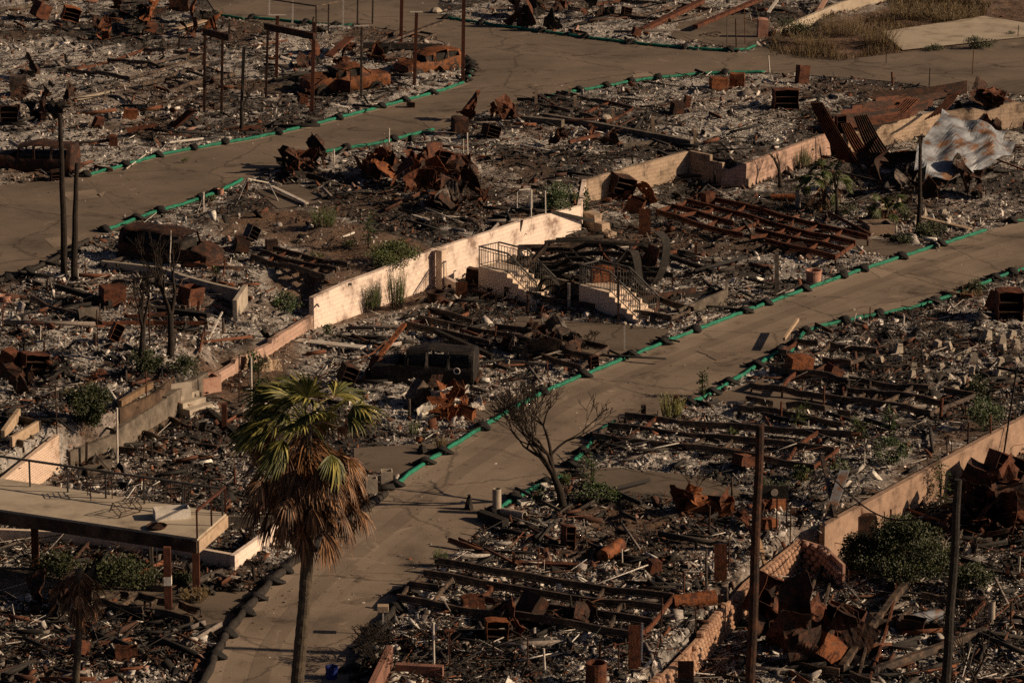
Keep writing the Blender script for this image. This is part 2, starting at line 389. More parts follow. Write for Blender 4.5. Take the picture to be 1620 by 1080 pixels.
def ground_z(x, y):
    i = (np.clip(np.asarray(x, float), -45.9, 45.7)+46)/STEP; j = (np.clip(np.asarray(y, float), 100.1, 261.5)-100)/STEP
    a = np.floor(i).astype(int); b = np.floor(j).astype(int); fx = i-a; fy = j-b; a = a+5; b = b+4
    return (GZ[b, a]*(1-fx)+GZ[b, a+1]*fx)*(1-fy)+(GZ[b+1, a]*(1-fx)+GZ[b+1, a+1]*fx)*fy
def gz(p): return float(ground_z(p.x, p.y))
def mesh_np(name, V, F, mats, colors=None, k=4):
    me = bpy.data.meshes.new(name); nf = len(F)
    me.vertices.add(len(V)); me.vertices.foreach_set('co', np.asarray(V, np.float32).ravel())
    me.loops.add(nf*k); me.loops.foreach_set('vertex_index', np.asarray(F, np.int32).ravel())
    me.polygons.add(nf); me.polygons.foreach_set('loop_start', np.arange(0, nf*k, k, dtype=np.int32))
    me.polygons.foreach_set('loop_total', np.full(nf, k, np.int32))
    if colors is not None:
        a = me.color_attributes.new('tint', 'FLOAT_COLOR', 'POINT')
        a.data.foreach_set('color', np.asarray(colors, np.float32).ravel())
    me.update(calc_edges=True); me.validate()
    for q in mats: me.materials.append(q)
    o = bpy.data.objects.new(name, me); COL.objects.link(o); return o
ny, nx = GX.shape
idx = np.arange(nx*ny).reshape(ny, nx)
F = np.stack([idx[:-1, :-1], idx[:-1, 1:], idx[1:, 1:], idx[1:, :-1]], -1).reshape(-1, 4)
def ash_field(X, Y):
    f = np.clip((fbm(X*.17+2, Y*.11+3, 2)-.36)*5, 0, 1)*.42+np.clip((fbm(X*.5+9, Y*.35+3, 3)-.42)*6, 0, 1)*.38+np.clip((fbm(X*1.6, Y*1.6+8, 3)-.42)*5, 0, 1)*.35
    f = np.clip((f-.28)/.5, 0, 1); return f*f*(3-2*f)
def groundmat():
    m, nt, n, l, b = mk('burnt_ground')
    tc = n.new("ShaderNodeTexCoord"); at = n.new("ShaderNodeAttribute"); at.attribute_name = 'tint'
    def nz(sc, det=6, ro=.6):
        t = n.new("ShaderNodeTexNoise"); t.inputs['Scale'].default_value = sc; t.inputs['Detail'].default_value = det
        t.inputs['Roughness'].default_value = ro; l.new(tc.outputs['Object'], t.inputs['Vector']); return t
    fine = nz(4.5, 10, .8)
    ash = ramp(n, [(.36,(.03,.026,.024)),(.44,(.24,.22,.205)),(.55,(.46,.43,.40)),(.68,(.66,.63,.59))]); l.new(fine.outputs['Fac'], ash.inputs[0])
    chr_ = ramp(n, [(.36,(.006,.005,.0045)),(.5,(.022,.017,.014)),(.6,(.07,.053,.042)),(.7,(.30,.26,.23))]); l.new(fine.outputs['Fac'], chr_.inputs[0])
    soil = ramp(n, [(.36,(.04,.024,.015)),(.5,(.12,.068,.04)),(.62,(.19,.115,.07)),(.72,(.28,.2,.14))]); l.new(fine.outputs['Fac'], soil.inputs[0])
    sp = n.new("ShaderNodeSeparateColor"); l.new(at.outputs['Color'], sp.inputs[0])
    f2 = nz(2.2, 5, .7); ad = n.new("ShaderNodeMath"); ad.operation = 'MULTIPLY_ADD'; ad.inputs[1].default_value = 1.6; ad.inputs[2].default_value = -.8
    l.new(f2.outputs['Fac'], ad.inputs[0]); a2 = n.new("ShaderNodeMath"); a2.operation = 'ADD'; a2.use_clamp = True; l.new(ad.outputs[0], a2.inputs[0]); l.new(sp.outputs[0], a2.inputs[1])
    mx = n.new("ShaderNodeMix"); mx.data_type = 'RGBA'; l.new(a2.outputs[0], mx.inputs[0]); l.new(chr_.outputs[0], mx.inputs[6]); l.new(ash.outputs[0], mx.inputs[7])
    m2 = n.new("ShaderNodeMix"); m2.data_type = 'RGBA'; l.new(sp.outputs[1], m2.inputs[0]); l.new(mx.outputs[2], m2.inputs[6]); l.new(soil.outputs[0], m2.inputs[7])
    l.new(m2.outputs[2], b.inputs['Base Color']); b.inputs['Roughness'].default_value = .95
    bp = n.new("ShaderNodeBump"); bp.inputs['Strength'].default_value = 1.; bp.inputs['Distance'].default_value = .12
    f3 = nz(7., 8, .75); l.new(f3.outputs['Fac'], bp.inputs['Height']); l.new(bp.outputs[0], b.inputs['Normal'])
    return m
soil_ = np.zeros(GX.shape)
for poly, kf in BARE_W:
    d_ = polydist(poly, GX, GY); soil_ = np.maximum(soil_, np.where(inside(poly, GX, GY), ramp01(d_, 0, .8), 0)*(.9 if kf < .6 else .4))
soil_ = np.maximum(soil_, ramp01(fbm(GX*.2+50, GY*.2+7, 3), .56, .64)*.45)
gr = mesh_np('ground', np.stack([GX.ravel(), GY.ravel(), GZ.ravel()], -1), F, [groundmat()], np.stack([ash_field(GX, GY).ravel(), soil_.ravel(), 0*GX.ravel(), 1+0*GX.ravel()], -1)); gr['kind'] = 'structure'
gr.data.polygons.foreach_set('use_smooth', np.ones(len(gr.data.polygons), bool))

def sheet(name, poly, z, m, kind=True):
    tri = tessellate_polygon([[Vector((x, y, 0)) for x, y in poly]])
    b = MB(); b.add([(x, y, z) for x, y in poly], [tuple(t) for t in tri])
    o = b.build(name, m)
    if kind: o['kind'] = 'structure'
    # faces look up
    bm = bmesh.new(); bm.from_mesh(o.data)
    for f in bm.faces:
        if f.normal.z < 0: f.normal_flip()
    bm.to_mesh(o.data); bm.free()
    return o
def asphalt(name, k=1., tint=(1.2, .945, .73)):
    m, nt, n, l, b = mk(name)
    tc = n.new("ShaderNodeTexCoord")
    def nz(sc, det=6, ro=.6, dist=0):
        t = n.new("ShaderNodeTexNoise"); t.inputs['Scale'].default_value = sc; t.inputs['Detail'].default_value = det
        t.inputs['Roughness'].default_value = ro; t.inputs['Distortion'].default_value = dist; l.new(tc.outputs['Object'], t.inputs['Vector']); return t
    def c(v): return tuple(v*k*q for q in tint)
    a = nz(.22, 7, .62, .4); r = ramp(n, [(.32, c(.105)), (.46, c(.17)), (.56, c(.20)), (.7, c(.235))]); l.new(a.outputs['Fac'], r.inputs[0])
    f = nz(14, 8, .8); rf = ramp(n, [(.3, (.62,)*3), (.5, (1, 1, 1)), (.72, (1.0, 1.0, 1.0)), (.78, (1.5, 1.45, 1.4))]); l.new(f.outputs['Fac'], rf.inputs[0])
    mx = n.new("ShaderNodeMix"); mx.data_type = 'RGBA'; mx.blend_type = 'MULTIPLY'; mx.inputs[0].default_value = 1
    l.new(r.outputs[0], mx.inputs[6]); l.new(rf.outputs[0], mx.inputs[7])
    # cracks
    nzv = nz(.8, 4); va = n.new("ShaderNodeVectorMath"); va.operation = 'MULTIPLY_ADD'; va.inputs[1].default_value = (1.2,)*3
    l.new(nzv.outputs['Color'], va.inputs[0]); l.new(tc.outputs['Object'], va.inputs[2])
    vo = n.new("ShaderNodeTexVoronoi"); vo.feature = 'DISTANCE_TO_EDGE'; vo.inputs['Scale'].default_value = .13; l.new(va.outputs[0], vo.inputs['Vector'])
    rc = ramp(n, [(.004, (.35,)*3), (.012, (1, 1, 1))]); l.new(vo.outputs[0], rc.inputs[0])
    m2 = n.new("ShaderNodeMix"); m2.data_type = 'RGBA'; m2.blend_type = 'MULTIPLY'; m2.inputs[0].default_value = .6
    l.new(mx.outputs[2], m2.inputs[6]); l.new(rc.outputs[0], m2.inputs[7])
    # soot and dust patches with a shape of their own
    s = nz(.45, 5, .7, 1.2); rs = ramp(n, [(.30, (.3, .28, .27)), (.43, (1, 1, 1)), (.62, (1, 1, 1)), (.70, (1.6, 1.6, 1.6))]); l.new(s.outputs['Fac'], rs.inputs[0])
    m3 = n.new("ShaderNodeMix"); m3.data_type = 'RGBA'; m3.blend_type = 'MULTIPLY'; m3.inputs[0].default_value = .8
    l.new(m2.outputs[2], m3.inputs[6]); l.new(rs.outputs[0], m3.inputs[7])
    l.new(m3.outputs[2], b.inputs['Base Color']); b.inputs['Roughness'].default_value = .9; b.inputs['Specular IOR Level'].default_value = .25
    bp = n.new("ShaderNodeBump"); bp.inputs['Strength'].default_value = .5; bp.inputs['Distance'].default_value = .01
    l.new(f.outputs['Fac'], bp.inputs['Height']); l.new(bp.outputs[0], b.inputs['Normal'])
    return m
M['asphalt'] = asphalt('asphalt'); M['asphalt_dark'] = asphalt('asphalt_dark', .8); M['drive'] = asphalt('drive_asphalt', .62)
M['asphalt_up'] = asphalt('asphalt_upper', .72)
M['pale_patch'] = asphalt('pale_patch', 1.18); M['asphalt_track'] = asphalt('asphalt_track', .92); M['asphalt_stain'] = asphalt('asphalt_stain', .6)
sheet('road', MID_ROAD, .0, 'asphalt'); sheet('road', UP_ROAD, UZ, 'asphalt_up')
for (z, o, k), (z2, p) in zip(DRIVES, DRIVE_POLYS): sheet('driveway', p, z2-.006, k)
def offline(pts, off):
    out = []
    for i, (x, y) in enumerate(pts):
        a = pts[max(i-1, 0)]; b = pts[min(i+1, len(pts)-1)]; dx, dy = b[0]-a[0], b[1]-a[1]; L = math.hypot(dx, dy) or 1
        out.append((x-dy/L*off, y+dx/L*off))
    return out
def strip(name, pts, o1, o2, z, m):
    a = offline(pts, o1); c = offline(pts, o2); b = MB(); n = len(pts)
    b.add([(x, y, z) for x, y in a]+[(x, y, z) for x, y in c], [(i, i+1, n+i+1, n+i) for i in range(n-1)])
    o = b.build(name, m); o['kind'] = 'structure'
    bm = bmesh.new(); bm.from_mesh(o.data)
    for f in bm.faces:
        if f.normal.z < 0: f.normal_flip()
    bm.to_mesh(o.data); bm.free(); return o
def resample(pts, step):
    out = [pts[0]]
    for (ax, ay), (bx, by) in zip(pts, pts[1:]):
        L = math.hypot(bx-ax, by-ay); k = max(1, int(L/step))
        for i in range(1, k+1): out.append((ax+(bx-ax)*i/k, ay+(by-ay)*i/k))
    return out
def smooth_line(pts, it=2):
    for _ in range(it):
        q = [pts[0]]
        for a, b in zip(pts, pts[1:]): q += [(a[0]*.75+b[0]*.25, a[1]*.75+b[1]*.25), (a[0]*.25+b[0]*.75, a[1]*.25+b[1]*.75)]
        pts = q+[pts[-1]]
    return pts
mf = smooth_line(W2(MID_FAR, 0)); un = smooth_line(W2(UP_NEAR[:14], UZ))
strip('road_patch_strip', mf, 1.25, 1.95, .004, 'asphalt_dark')     # dug and refilled trench along the kerb
strip('gutter', un, .75, 1.0, UZ+.004, 'asphalt_dark')
strip('road_patch_strip', smooth_line(W2([(780,55),(900,85),(1010,102),(1150,110),(1230,112)], UZ)), 0, .25, UZ+.004, 'asphalt_dark')
for a, b, w in [((1040,470),(1130,540),.18),((905,590),(1100,650),.14),((1500,430),(1620,455),.15),((640,800),(880,818),.12),((560,905),(820,915),.06),
                ((380,1005),(560,1035),.08),((1380,420),(1560,460),.14)]:
    q = W2([a, b], 0); q = resample(q, .5); q = [(x+rnd.uniform(-.05, .05), y+rnd.uniform(-.05, .05)) for x, y in q]
    strip('road_crack', q, 0, w, .005, 'asphalt_dark')
for a, b, w in [((0,318),(180,398),.1),((100,250),(190,330),.05),((60,300),(330,268),.1),((300,270),(520,215),.05)]:
    q = resample(W2([a, b], UZ), .5); q = [(x+rnd.uniform(-.05, .05), y+rnd.uniform(-.05, .05)) for x, y in q]
    strip('road_crack', q, 0, w, UZ+.005, 'asphalt_dark')
for q, z in [([(98,305),(150,300),(160,312),(110,318)], UZ),([(70,378),(105,372),(118,385),(85,392)], UZ),([(152,308),(168,302),(160,313)], UZ),
             ([(905,478),(930,480),(925,490)],0),([(1370,425),(1420,428),(1395,440)],0),([(370,1012),(415,1015),(402,1030),(360,1026)],0)]:
    sheet('road_patch', W2(q, z), z+.008, 'pale_patch')
sheet('concrete_slab', SLAB, UZ+.06, 'slab')
strip('slab_edge', SLAB+[SLAB[0]], .0, .01, UZ+.06, 'slab')
# kerb gutters, tyre tracks, ash washes and utility cuts on the asphalt
strip('gutter', mf, -.05, .42, .006, 'pale_patch')
strip('gutter', smooth_line(W2(UP_FAR[1:8], UZ))[::-1], .0, .35, UZ+.006, 'pale_patch')
for off in (2.55, 4.1): strip('tyre_track', mf, off, off+.22, .003, 'asphalt_track')
for k_ in range(46):
    px_, py_ = rnd.uniform(0, 1620), rnd.uniform(30, 1080); q = G(px_, py_)
    R_ = [(MID_ROAD, 0.), (UP_ROAD, UZ)][0 if q.z < 1 else 1]
    if not inside(R_[0], q.x, q.y): continue
    a0 = rnd.uniform(0, 6.3); rr = rnd.uniform(.15, .9); n_ = 16; ph = rnd.uniform(0, 9); el = rnd.uniform(.3, 1)
    poly = []
    for i in range(n_):
        a_ = 2*math.pi*i/n_; r1 = rr*(1+.35*math.sin(3*a_+ph)+.2*math.sin(7*a_+ph*2)); x_, y_ = r1*math.cos(a_), r1*el*math.sin(a_)
        poly.append((q.x+x_*math.cos(a0)-y_*math.sin(a0), q.y+x_*math.sin(a0)+y_*math.cos(a0)))
    if polydist(R_[0], q.x, q.y) > rr*1.7: sheet('road_stain', poly, R_[1]+.007+.0004*k_, rnd.choice(['asphalt_dark', 'asphalt_stain', 'asphalt_stain', 'pale_patch']))

# ------------------------------------------------------------------ walls
def wall_mesh(line, thick, z0=-.35):
    "line: world (x, y, ztop[, zbase]) left to right; the thickness goes to the left of the line"
    b = MB(); pts = [(q[0], q[1]) for q in line]; bk = offline(pts, thick); u = 0
    for i in range(len(line)-1):
        (ax, ay), (bx, by) = pts[i], pts[i+1]; L = math.hypot(bx-ax, by-ay)
        za, zb = line[i][2], line[i+1][2]; ca = line[i][3] if len(line[i]) > 3 else z0; cb = line[i+1][3] if len(line[i+1]) > 3 else z0
        (cx, cy), (dx, dy) = bk[i], bk[i+1]
        v = [(ax,ay,ca),(bx,by,cb),(bx,by,zb),(ax,ay,za),(cx,cy,ca),(dx,dy,cb),(dx,dy,zb),(cx,cy,za)]
        uf = [(u,ca),(u+L,cb),(u+L,zb),(u,za)]
        fs = [(0,1,2,3),(5,4,7,6),(3,2,6,7)]; uv = [uf, [(u+L,cb),(u,ca),(u,za),(u+L,zb)], [(u,za),(u+L,za),(u+L,za+thick),(u,za+thick)]]
        if i == 0: fs.append((4,0,3,7)); uv.append([(0,ca),(thick,ca),(thick,za),(0,za)])
        if i == len(line)-2: fs.append((1,5,6,2)); uv.append([(0,cb),(thick,cb),(thick,zb),(0,zb)])
        b.add(v, fs, uv); u += L
    return b
def wall(name, label, pts, m, thick=.2, level_=0., cat='wall', dz=0., z0=None, group=None, rough=0.):
    "pts: (px, py of the base at the front, height)"
    ln = []
    w = [P(x, y, level_) for x, y, h in pts]
    for i, (p, (x, y, h)) in enumerate(zip(w, pts)):
        ln.append((p.x, p.y, level_+h, level_-.35))
    if rough:
        q = []
        for a, c in zip(ln, ln[1:]):
            k = max(1, int(math.hypot(c[0]-a[0], c[1]-a[1])/.5))
            for i in range(k): t = i/k; q.append((a[0]+(c[0]-a[0])*t, a[1]+(c[1]-a[1])*t, a[2]+(c[2]-a[2])*t+rnd.uniform(-rough, rough*.3), a[3]))
        ln = q+[ln[-1]]
    b = wall_mesh(ln, thick)
    o = b.build(name, m, base=(ln[0][0], ln[0][1], level_))
    return tag(o, label, cat, group)
# the long pale retaining wall
wall('retaining_wall', 'long pale plastered retaining wall, soot flecked, below the upper lots',
     [(497,522,1.45),(560,499.2,1.62),(600,484.7,1.62),(640,470.1,1.7),(692,451.5,1.72)], 'stucco_wall', .25, rough=.02)
wall('retaining_wall', 'smooth pale retaining wall behind the two stair blocks, right of the end pillar',
     [(694,451,1.72),(760,430,1.74),(840,403,1.76),(919,378,1.62)], 'stucco_wall', .22)
pp = P(694, 454, 0)
b = MB(); b.box((pp.x+.12, pp.y-.1, .8), (.34, .34, 1.75), Matrix.Rotation(R(-38), 3, 'Z')); b.box((pp.x+.12, pp.y-.1, 1.72), (.42, .42, .1), Matrix.Rotation(R(-38), 3, 'Z'))
tag(b.build('wall_pillar', 'stucco', base=(pp.x, pp.y, 0)), 'pale square pillar where the two retaining wall lengths meet', 'pillar')
wall('low_wall', 'low white return wall at the foot of the pale pillar', [(700,455,.55),(728,468,.5)], 'stucco_wall', .18)
wall('retaining_wall', 'low pink block retaining wall stepping down left of the pale one', [(330,626,.75),(372,601,.7),(374,600,.85),(430,568.5,.72),(432,567,.85),(496,523,.7)], 'pink_block', .22, rough=.03)
wall('retaining_wall', 'tan block retaining wall with soot, left arm beside the ivy', [(926,331,1.45),(1000,313,1.6),(1089,292,1.72)], 'tan_block', .22)
wall('return_wall', 'short dark stub of wall joining the pale and tan retaining walls', [(919,378,1.55),(927,331,1.5)], 'stucco_wall', .2)
wall('stepped_wall', 'tan block wall whose top steps down beside the inner corner', [(1089,292,1.75),(1122,298,1.72),(1123,298,1.42),(1142,301,1.4),(1143,301,1.1),(1160,304,1.1),(1161,304,.8),(1184,308,.8)], 'tan_block', .22)
wall('retaining_wall', 'pinkish block wall behind the small green tree', [(1140,305,1.0),(1180,307,1.55),(1250,281,1.6),(1314,257,1.6)], 'pink_block', .22)
wall('retaining_wall', 'sooty tan retaining wall under the corrugated rust sheets', [(1314,257,1.5),(1400,240,1.55),(1486,222,1.6)], 'tan_block', .22)
wall('retaining_wall', 'broken tan block wall at right edge behind the grey roof sheet', [(1486,222,1.6),(1540,219,1.7),(1560,217,1.45),(1580,215,1.75),(1700,203,1.7)], 'tan_block', .22, rough=.1)
wall('block_steps', 'small stepped concrete block stair end in the ivy corner', [(922,370,1.1),(940,376,1.1),(941,376,.75),(952,379,.75),(953,379,.4),(962,382,.4)], 'tan_block', .5)
wall('retaining_wall', 'white painted block wall catching the sun behind the carport deck', [(-20,822,1.0),(95,744,1.42)], 'white_block', .2)
wall('retaining_wall', 'stub of sooty block retaining wall right of the white wall', [(112,738,.6),(185,716,.75)], 'concrete_dark', .25)
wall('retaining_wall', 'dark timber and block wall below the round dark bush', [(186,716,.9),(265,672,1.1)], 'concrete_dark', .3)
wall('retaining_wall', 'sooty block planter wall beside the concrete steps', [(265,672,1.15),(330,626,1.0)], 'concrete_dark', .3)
# right hand walls
_lw = poly_world([(1305,836),(1450,757),(1560,697),(1760,590)], 0)
_lo = wall_mesh([(p.x, p.y, .12, LZ-.35) for p in _lw], .22).build('retaining_wall', 'long_block', base=(_lw[0].x, _lw[0].y, LZ))
tag(_lo, 'long sunlit brown block retaining wall at right with rods along its top', 'wall')
def slump(line, name, label, courses=6, mk_='slumpstone'):
    b = MB(); rows = resample(line, .30); nrm = offline(rows, 1.)
    for r_ in range(courses):
        for i in range(len(rows)-1):
            t = .5*(r_ % 2); x = rows[i][0]+(rows[i+1][0]-rows[i][0])*t; y = rows[i][1]+(rows[i+1][1]-rows[i][1])*t
            if r_ == courses-1 and vnoise(i*.12, 3.) < .45: continue
            if r_ == courses-2 and vnoise(i*.12, 3.) < .3: continue
            dx, dy = rows[i+1][0]-rows[i][0], rows[i+1][1]-rows[i][1]; a = math.atan2(dy, dx)
            rot = Matrix.Rotation(a+rnd.uniform(-.08, .08), 3, 'Z') @ Matrix.Rotation(rnd.uniform(-.06, .06), 3, 'Y')
            ring = []; o = len(b.v)
            for (sx, sz) in [(.9,.5),(1,.95),(.72,1.0)]: pass
            prof = [(-.21,.07,.045),(-.18,.12,.08),(-.11,.15,.103),(.06,.14,.098)]
            vs = []; n = 10
            for (yy, hx, hz) in prof:
                for k in range(n):
                    an = 2*math.pi*k/n; cx_ = math.copysign(abs(math.cos(an))**.75, math.cos(an)); cz_ = math.copysign(abs(math.sin(an))**.75, math.sin(an))
                    vs.append(rot @ Vector((hx*cx_, yy, hz*cz_)) + Vector((x, y, LZ+.1+r_*.2)))
            fs = [tuple(range(n))] + [(q*n+k, (q)*n+(k+1) % n, (q+1)*n+(k+1) % n, (q+1)*n+k) for q in range(3) for k in range(n)] + [tuple(range(4*n-1, 3*n-1, -1))]
            b.add(vs, fs)
    core = [(x, y) for x, y in offline(line, .02)]
    for a, c in zip(core, core[1:]):
        b.beam((a[0], a[1], LZ+.45), (c[0], c[1], LZ+.45), .1, 1.1)
    o = b.build(name, mk_, base=(line[0][0], line[0][1], LZ)); return tag(o, label, 'wall')
slump(W2([(900,1230),(1010,1092),(1100,1000),(1180,908),(1262,843)], 0), 'stone_wall', 'retaining wall of rounded cast blocks like fish scales running up from the bottom edge', 6)
slump(W2([(1266,840),(1305,852),(1335,880)], 0), 'stone_wall', 'dark short return of the rounded block wall beside the big bush', 5, 'pink_stone')
wall('low_wall', 'tan low block wall among rubble right of the rounded stone wall', [(1262,905,.75),(1290,868,.75)], 'tan_block', .2, LZ)
# far right top wall
wall('garden_wall', 'pale low wall behind the dry grass at the top', [(1228,58,.4),(1330,22,.7),(1450,-6,.8)], 'slab', .2, UZ)
wall('red_wall', 'short red brick wall end at the bottom edge', [(590,1130,.9),(622,1062,.9)], 'red_brick', .2)
wall('brick_planter', 'dark brick planter front at the bottom edge', [(625,1072,.45),(700,1076,.45)], 'red_brick', .25)

def prism_slab(name, label, cat, corners, z, th, m, level_=0, group=None):
    p = [P(x, y, z) for x, y in corners]; b = MB(); n = len(p)
    b.add([(q.x, q.y, z) for q in p]+[(q.x, q.y, z-th) for q in p], [tuple(range(n)), tuple(range(2*n-1, n-1, -1))]+[(i, n+i, n+(i+1) % n, (i+1) % n) for i in range(n)])
    o = b.build(name, m, base=(p[0].x, p[0].y, z-th)); return tag(o, label, cat, group)
def beam_px(name, label, cat, a, b_, w, h, m, z=None, za=None, zb=None, group=None, level_=None):
    "beam lying between two photo points, at height z above ground"
    pa, pb = G(*a), G(*b_); za = (za if za is not None else (z or h/2)); zb = (zb if zb is not None else (z or h/2))
    q1 = Vector((pa.x, pa.y, pa.z+za)); q2 = Vector((pb.x, pb.y, pb.z+zb))
    o = MB().beam(q1, q2, w, h).build(name, m, base=(pa.x, pa.y, pa.z)); return tag(o, label, cat, group)

# low foundation walls and curbs (front base points)
for lab, pts, m_, th, lv in [
 ('low pale curb wall in front of the burnt minivan', [(160,425,.35),(250,436,.38),(300,452,.38)], 'concrete', .18, UZ),
 ('grey low wall running right of the burnt trunks to its corner', [(282,448,.4),(330,462,.42),(380,475,.45)], 'concrete', .18, UZ),
 ('short sunlit end of the low wall, turned toward the viewer', [(375,493,.5),(392,468,.5)], 'concrete', .18, UZ),
 ('grey concrete foundation strip through the rubble above the tan block wall', [(858,190,.35),(960,208,.35),(1092,236,.45)], 'concrete_dark', .25, UZ),
 ('second foundation strip, short, left of the first, cut off square', [(825,196,.4),(888,203,.42)], 'concrete_dark', .35, UZ),
 ('broken pale footing in rubble left of the tan block wall', [(985,238,.3),(1040,232,.3)], 'concrete_dark', .3, UZ),
 ('grey fallen wall panel leaning beside the green hose', [(1075,500,.3),(1150,482,.7),(1152,462,.6)], 'concrete_dark', .12, 0),
 ('long sooty low wall under the carport deck', [(-20,862,.6),(120,868,.6),(250,882,.6),(372,905,.62)], 'stucco', .18, 0),
 ('sunlit low white wall right of the carport deck', [(372,907,.66),(443,856,.66)], 'stucco_wall', .18, 0),
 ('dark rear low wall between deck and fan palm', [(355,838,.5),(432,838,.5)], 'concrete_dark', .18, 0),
 ('pale footing beam behind the leafless tree in the lot', [(955,700,.12),(1040,706,.12)], 'concrete_dark', .15, 0),
 ('low curb along the grassy bed under the deck', [(150,920,.1),(260,936,.1)], 'concrete_dark', .12, 0)]:
    wall('low_wall', lab, pts, m_, th, lv)
wall('planter_wall', 'long weathered timber planter side below the ash bed', [(190,668,.55),(250,640,.5),(276,612,.45)], 'wood_dark', .15, UZ-.5)

# ------------------------------------------------------------------ carport deck
DZ = 2.75
def deck():
    c = [(-90,792),(312,851),(358,811),(-90,742)]
    p = [P(x, y, DZ) for x, y in c]
    t = thing('carport_deck', 'raised flat concrete deck over a burnt carport with charred fascia and pipe railing', 'deck', (p[1].x, p[1].y, 0))
    b = MB(); b.add([(q.x, q.y, DZ) for q in p]+[(q.x, q.y, DZ-.12) for q in p], [(0,1,2,3),(7,6,5,4),(0,4,5,1),(1,5,6,2),(2,6,7,3),(3,7,4,0)])
    b.build('deck_slab', 'slab', t)
    for a, c_, m_ in ((0, 1, 'wood_dark'), (1, 2, 'pale_wood'), (3, 2, 'char')):
        q1, q2 = p[a].copy(), p[c_].copy(); q1.z = q2.z = DZ-.3
        MB().beam(q1, q2, .12, .42).build('fascia_beam', m_, t)
    for k in range(9):
        s = (k+.5)/9; q1 = p[0].lerp(p[1], s); q2 = p[3].lerp(p[2], s); q1.z = q2.z = DZ-.24
        MB().beam(q1, q2, .08, .22).build('joist', 'char', t)
    for x, y in [(57,900),(267,975),(311,936)]:
        g = P(x, y, 0); MB().box((g.x, g.y, (DZ-.3)/2), (.24, .24, DZ-.3)).build('post', 'rust_post', t)
        if x == 267: MB().box((g.x, g.y-.005, 1.28), (.25, .25, .3)).build('paper_notice', 'white_paint', t)
    for x, y in [(240,905)]:
        g = P(x, y, 0); MB().box((g.x, g.y, (DZ-.3)/2), (.12, .12, DZ-.3)).build('post', 'concrete_dark', t)
    return p
dp = deck()
def railing(name, label, a, b_, h, n, m_, balus=0, z=None):
    t = thing(name, label, 'railing', (a.x, a.y, a.z))
    up = Vector((0, 0, h))
    MB().beam(a+up, b_+up, .07, .07).build('top_rail', m_, t)
    for i in range(n):
        q = a.lerp(b_, i/(n-1)); MB().beam(q, q+up, .06, .06).build('post', m_, t)
    if balus:
        MB().beam(a+up*.12, b_+up*.12, .03, .03).build('bottom_rail', m_, t)
        for i in range(balus):
            q = a.lerp(b_, (i+.5)/balus); MB().tube([q+up*.12, q+up], .011, 5).build('baluster', m_, t)
    return t
M['rail_paint'] = mat('rail_paint', [(.3,(.03,.03,.028)),(.6,(.09,.085,.08)),(.75,(.16,.10,.06))], 3, .6, .1)
railing('pipe_railing', 'long thin pipe railing along the far side of the carport deck', P(-70,752,DZ), P(352,815,DZ), .95, 8, 'rail_paint')
railing('pipe_railing', 'short rusty railing along the right side of the carport deck', P(357,812,DZ), P(312,851,DZ), .95, 3, 'rust_post')
# things on the deck
def frame_table(px, py, yaw, sx, sy, h, label, fallen=0.):
    g = P(px, py, DZ); t = thing('burnt_table', label, 'table', g, 'bare furniture frames on the deck')
    Rz = Matrix.Rotation(yaw, 3, 'Z') @ Matrix.Rotation(fallen, 3, 'X')
    def w(x, y, z): return g + Rz @ Vector((x, y, z))
    for sx_ in (-1, 1):
        for sy_ in (-1, 1): MB().tube([w(sx_*sx/2, sy_*sy/2, 0), w(sx_*sx/2, sy_*sy/2, h)], .018, 6).build('leg', 'rust_dark', t)
    for z, nm_ in ((h, 'top_frame'), (h*.45, 'lower_frame')):
        b = MB()
        c = [w(-sx/2, -sy/2, z), w(sx/2, -sy/2, z), w(sx/2, sy/2, z), w(-sx/2, sy/2, z)]
        for i in range(4): b.tube([c[i], c[(i+1) % 4]], .014, 5)
        if z == h:
            for i in range(3): b.tube([w(-sx/2+sx*(i+1)/4, -sy/2, h), w(-sx/2+sx*(i+1)/4, sy/2, h)], .012, 5)
        b.build(nm_, 'rust_dark', t)
frame_table(158,786,.3,.75,.6,.75,'upright burnt table frame nearest the left of the deck')
frame_table(196,812,.8,.9,.5,.4,'collapsed folding chair frame sprawled on the deck', .5)
frame_table(285,793,-.2,.5,.5,.8,'thin upright chair frame behind the white box on the deck')
def box_trough(px, py, z, label, size=(1.2,.6,.34), yaw=R(14)):
    g = P(px, py, z); t = thing('white_trough', label, 'planter box', g); Rz = Matrix.Rotation(yaw, 3, 'Z'); x, y, h = size
    b = MB()
    for dx, dy, sx, sy in ((0,-y/2+.03,x,.06),(0,y/2-.03,x,.06),(-x/2+.03,0,.06,y-.12),(x/2-.03,0,.06,y-.12)):
        b.box(g+Rz @ Vector((dx, dy, h/2)), (sx, sy, h), Rz)
    b.build('sides', 'white_paint', t); MB().box(g+Rz @ Vector((0, 0, .1)), (x-.12, y-.12, .16), Rz).build('soil', 'char', t)
box_trough(272,818,DZ,'white rectangular trough box sitting on the deck')
g = P(248,835,DZ); tag(MB().lathe(g, [(0,.02),(.3,.02),(.36,.1),(.33,.1),(.28,.05),(0,.05)], 14).build('metal_pan', 'rust_dark', base=g), 'round rusty pan lying on the deck near the trough', 'pan')

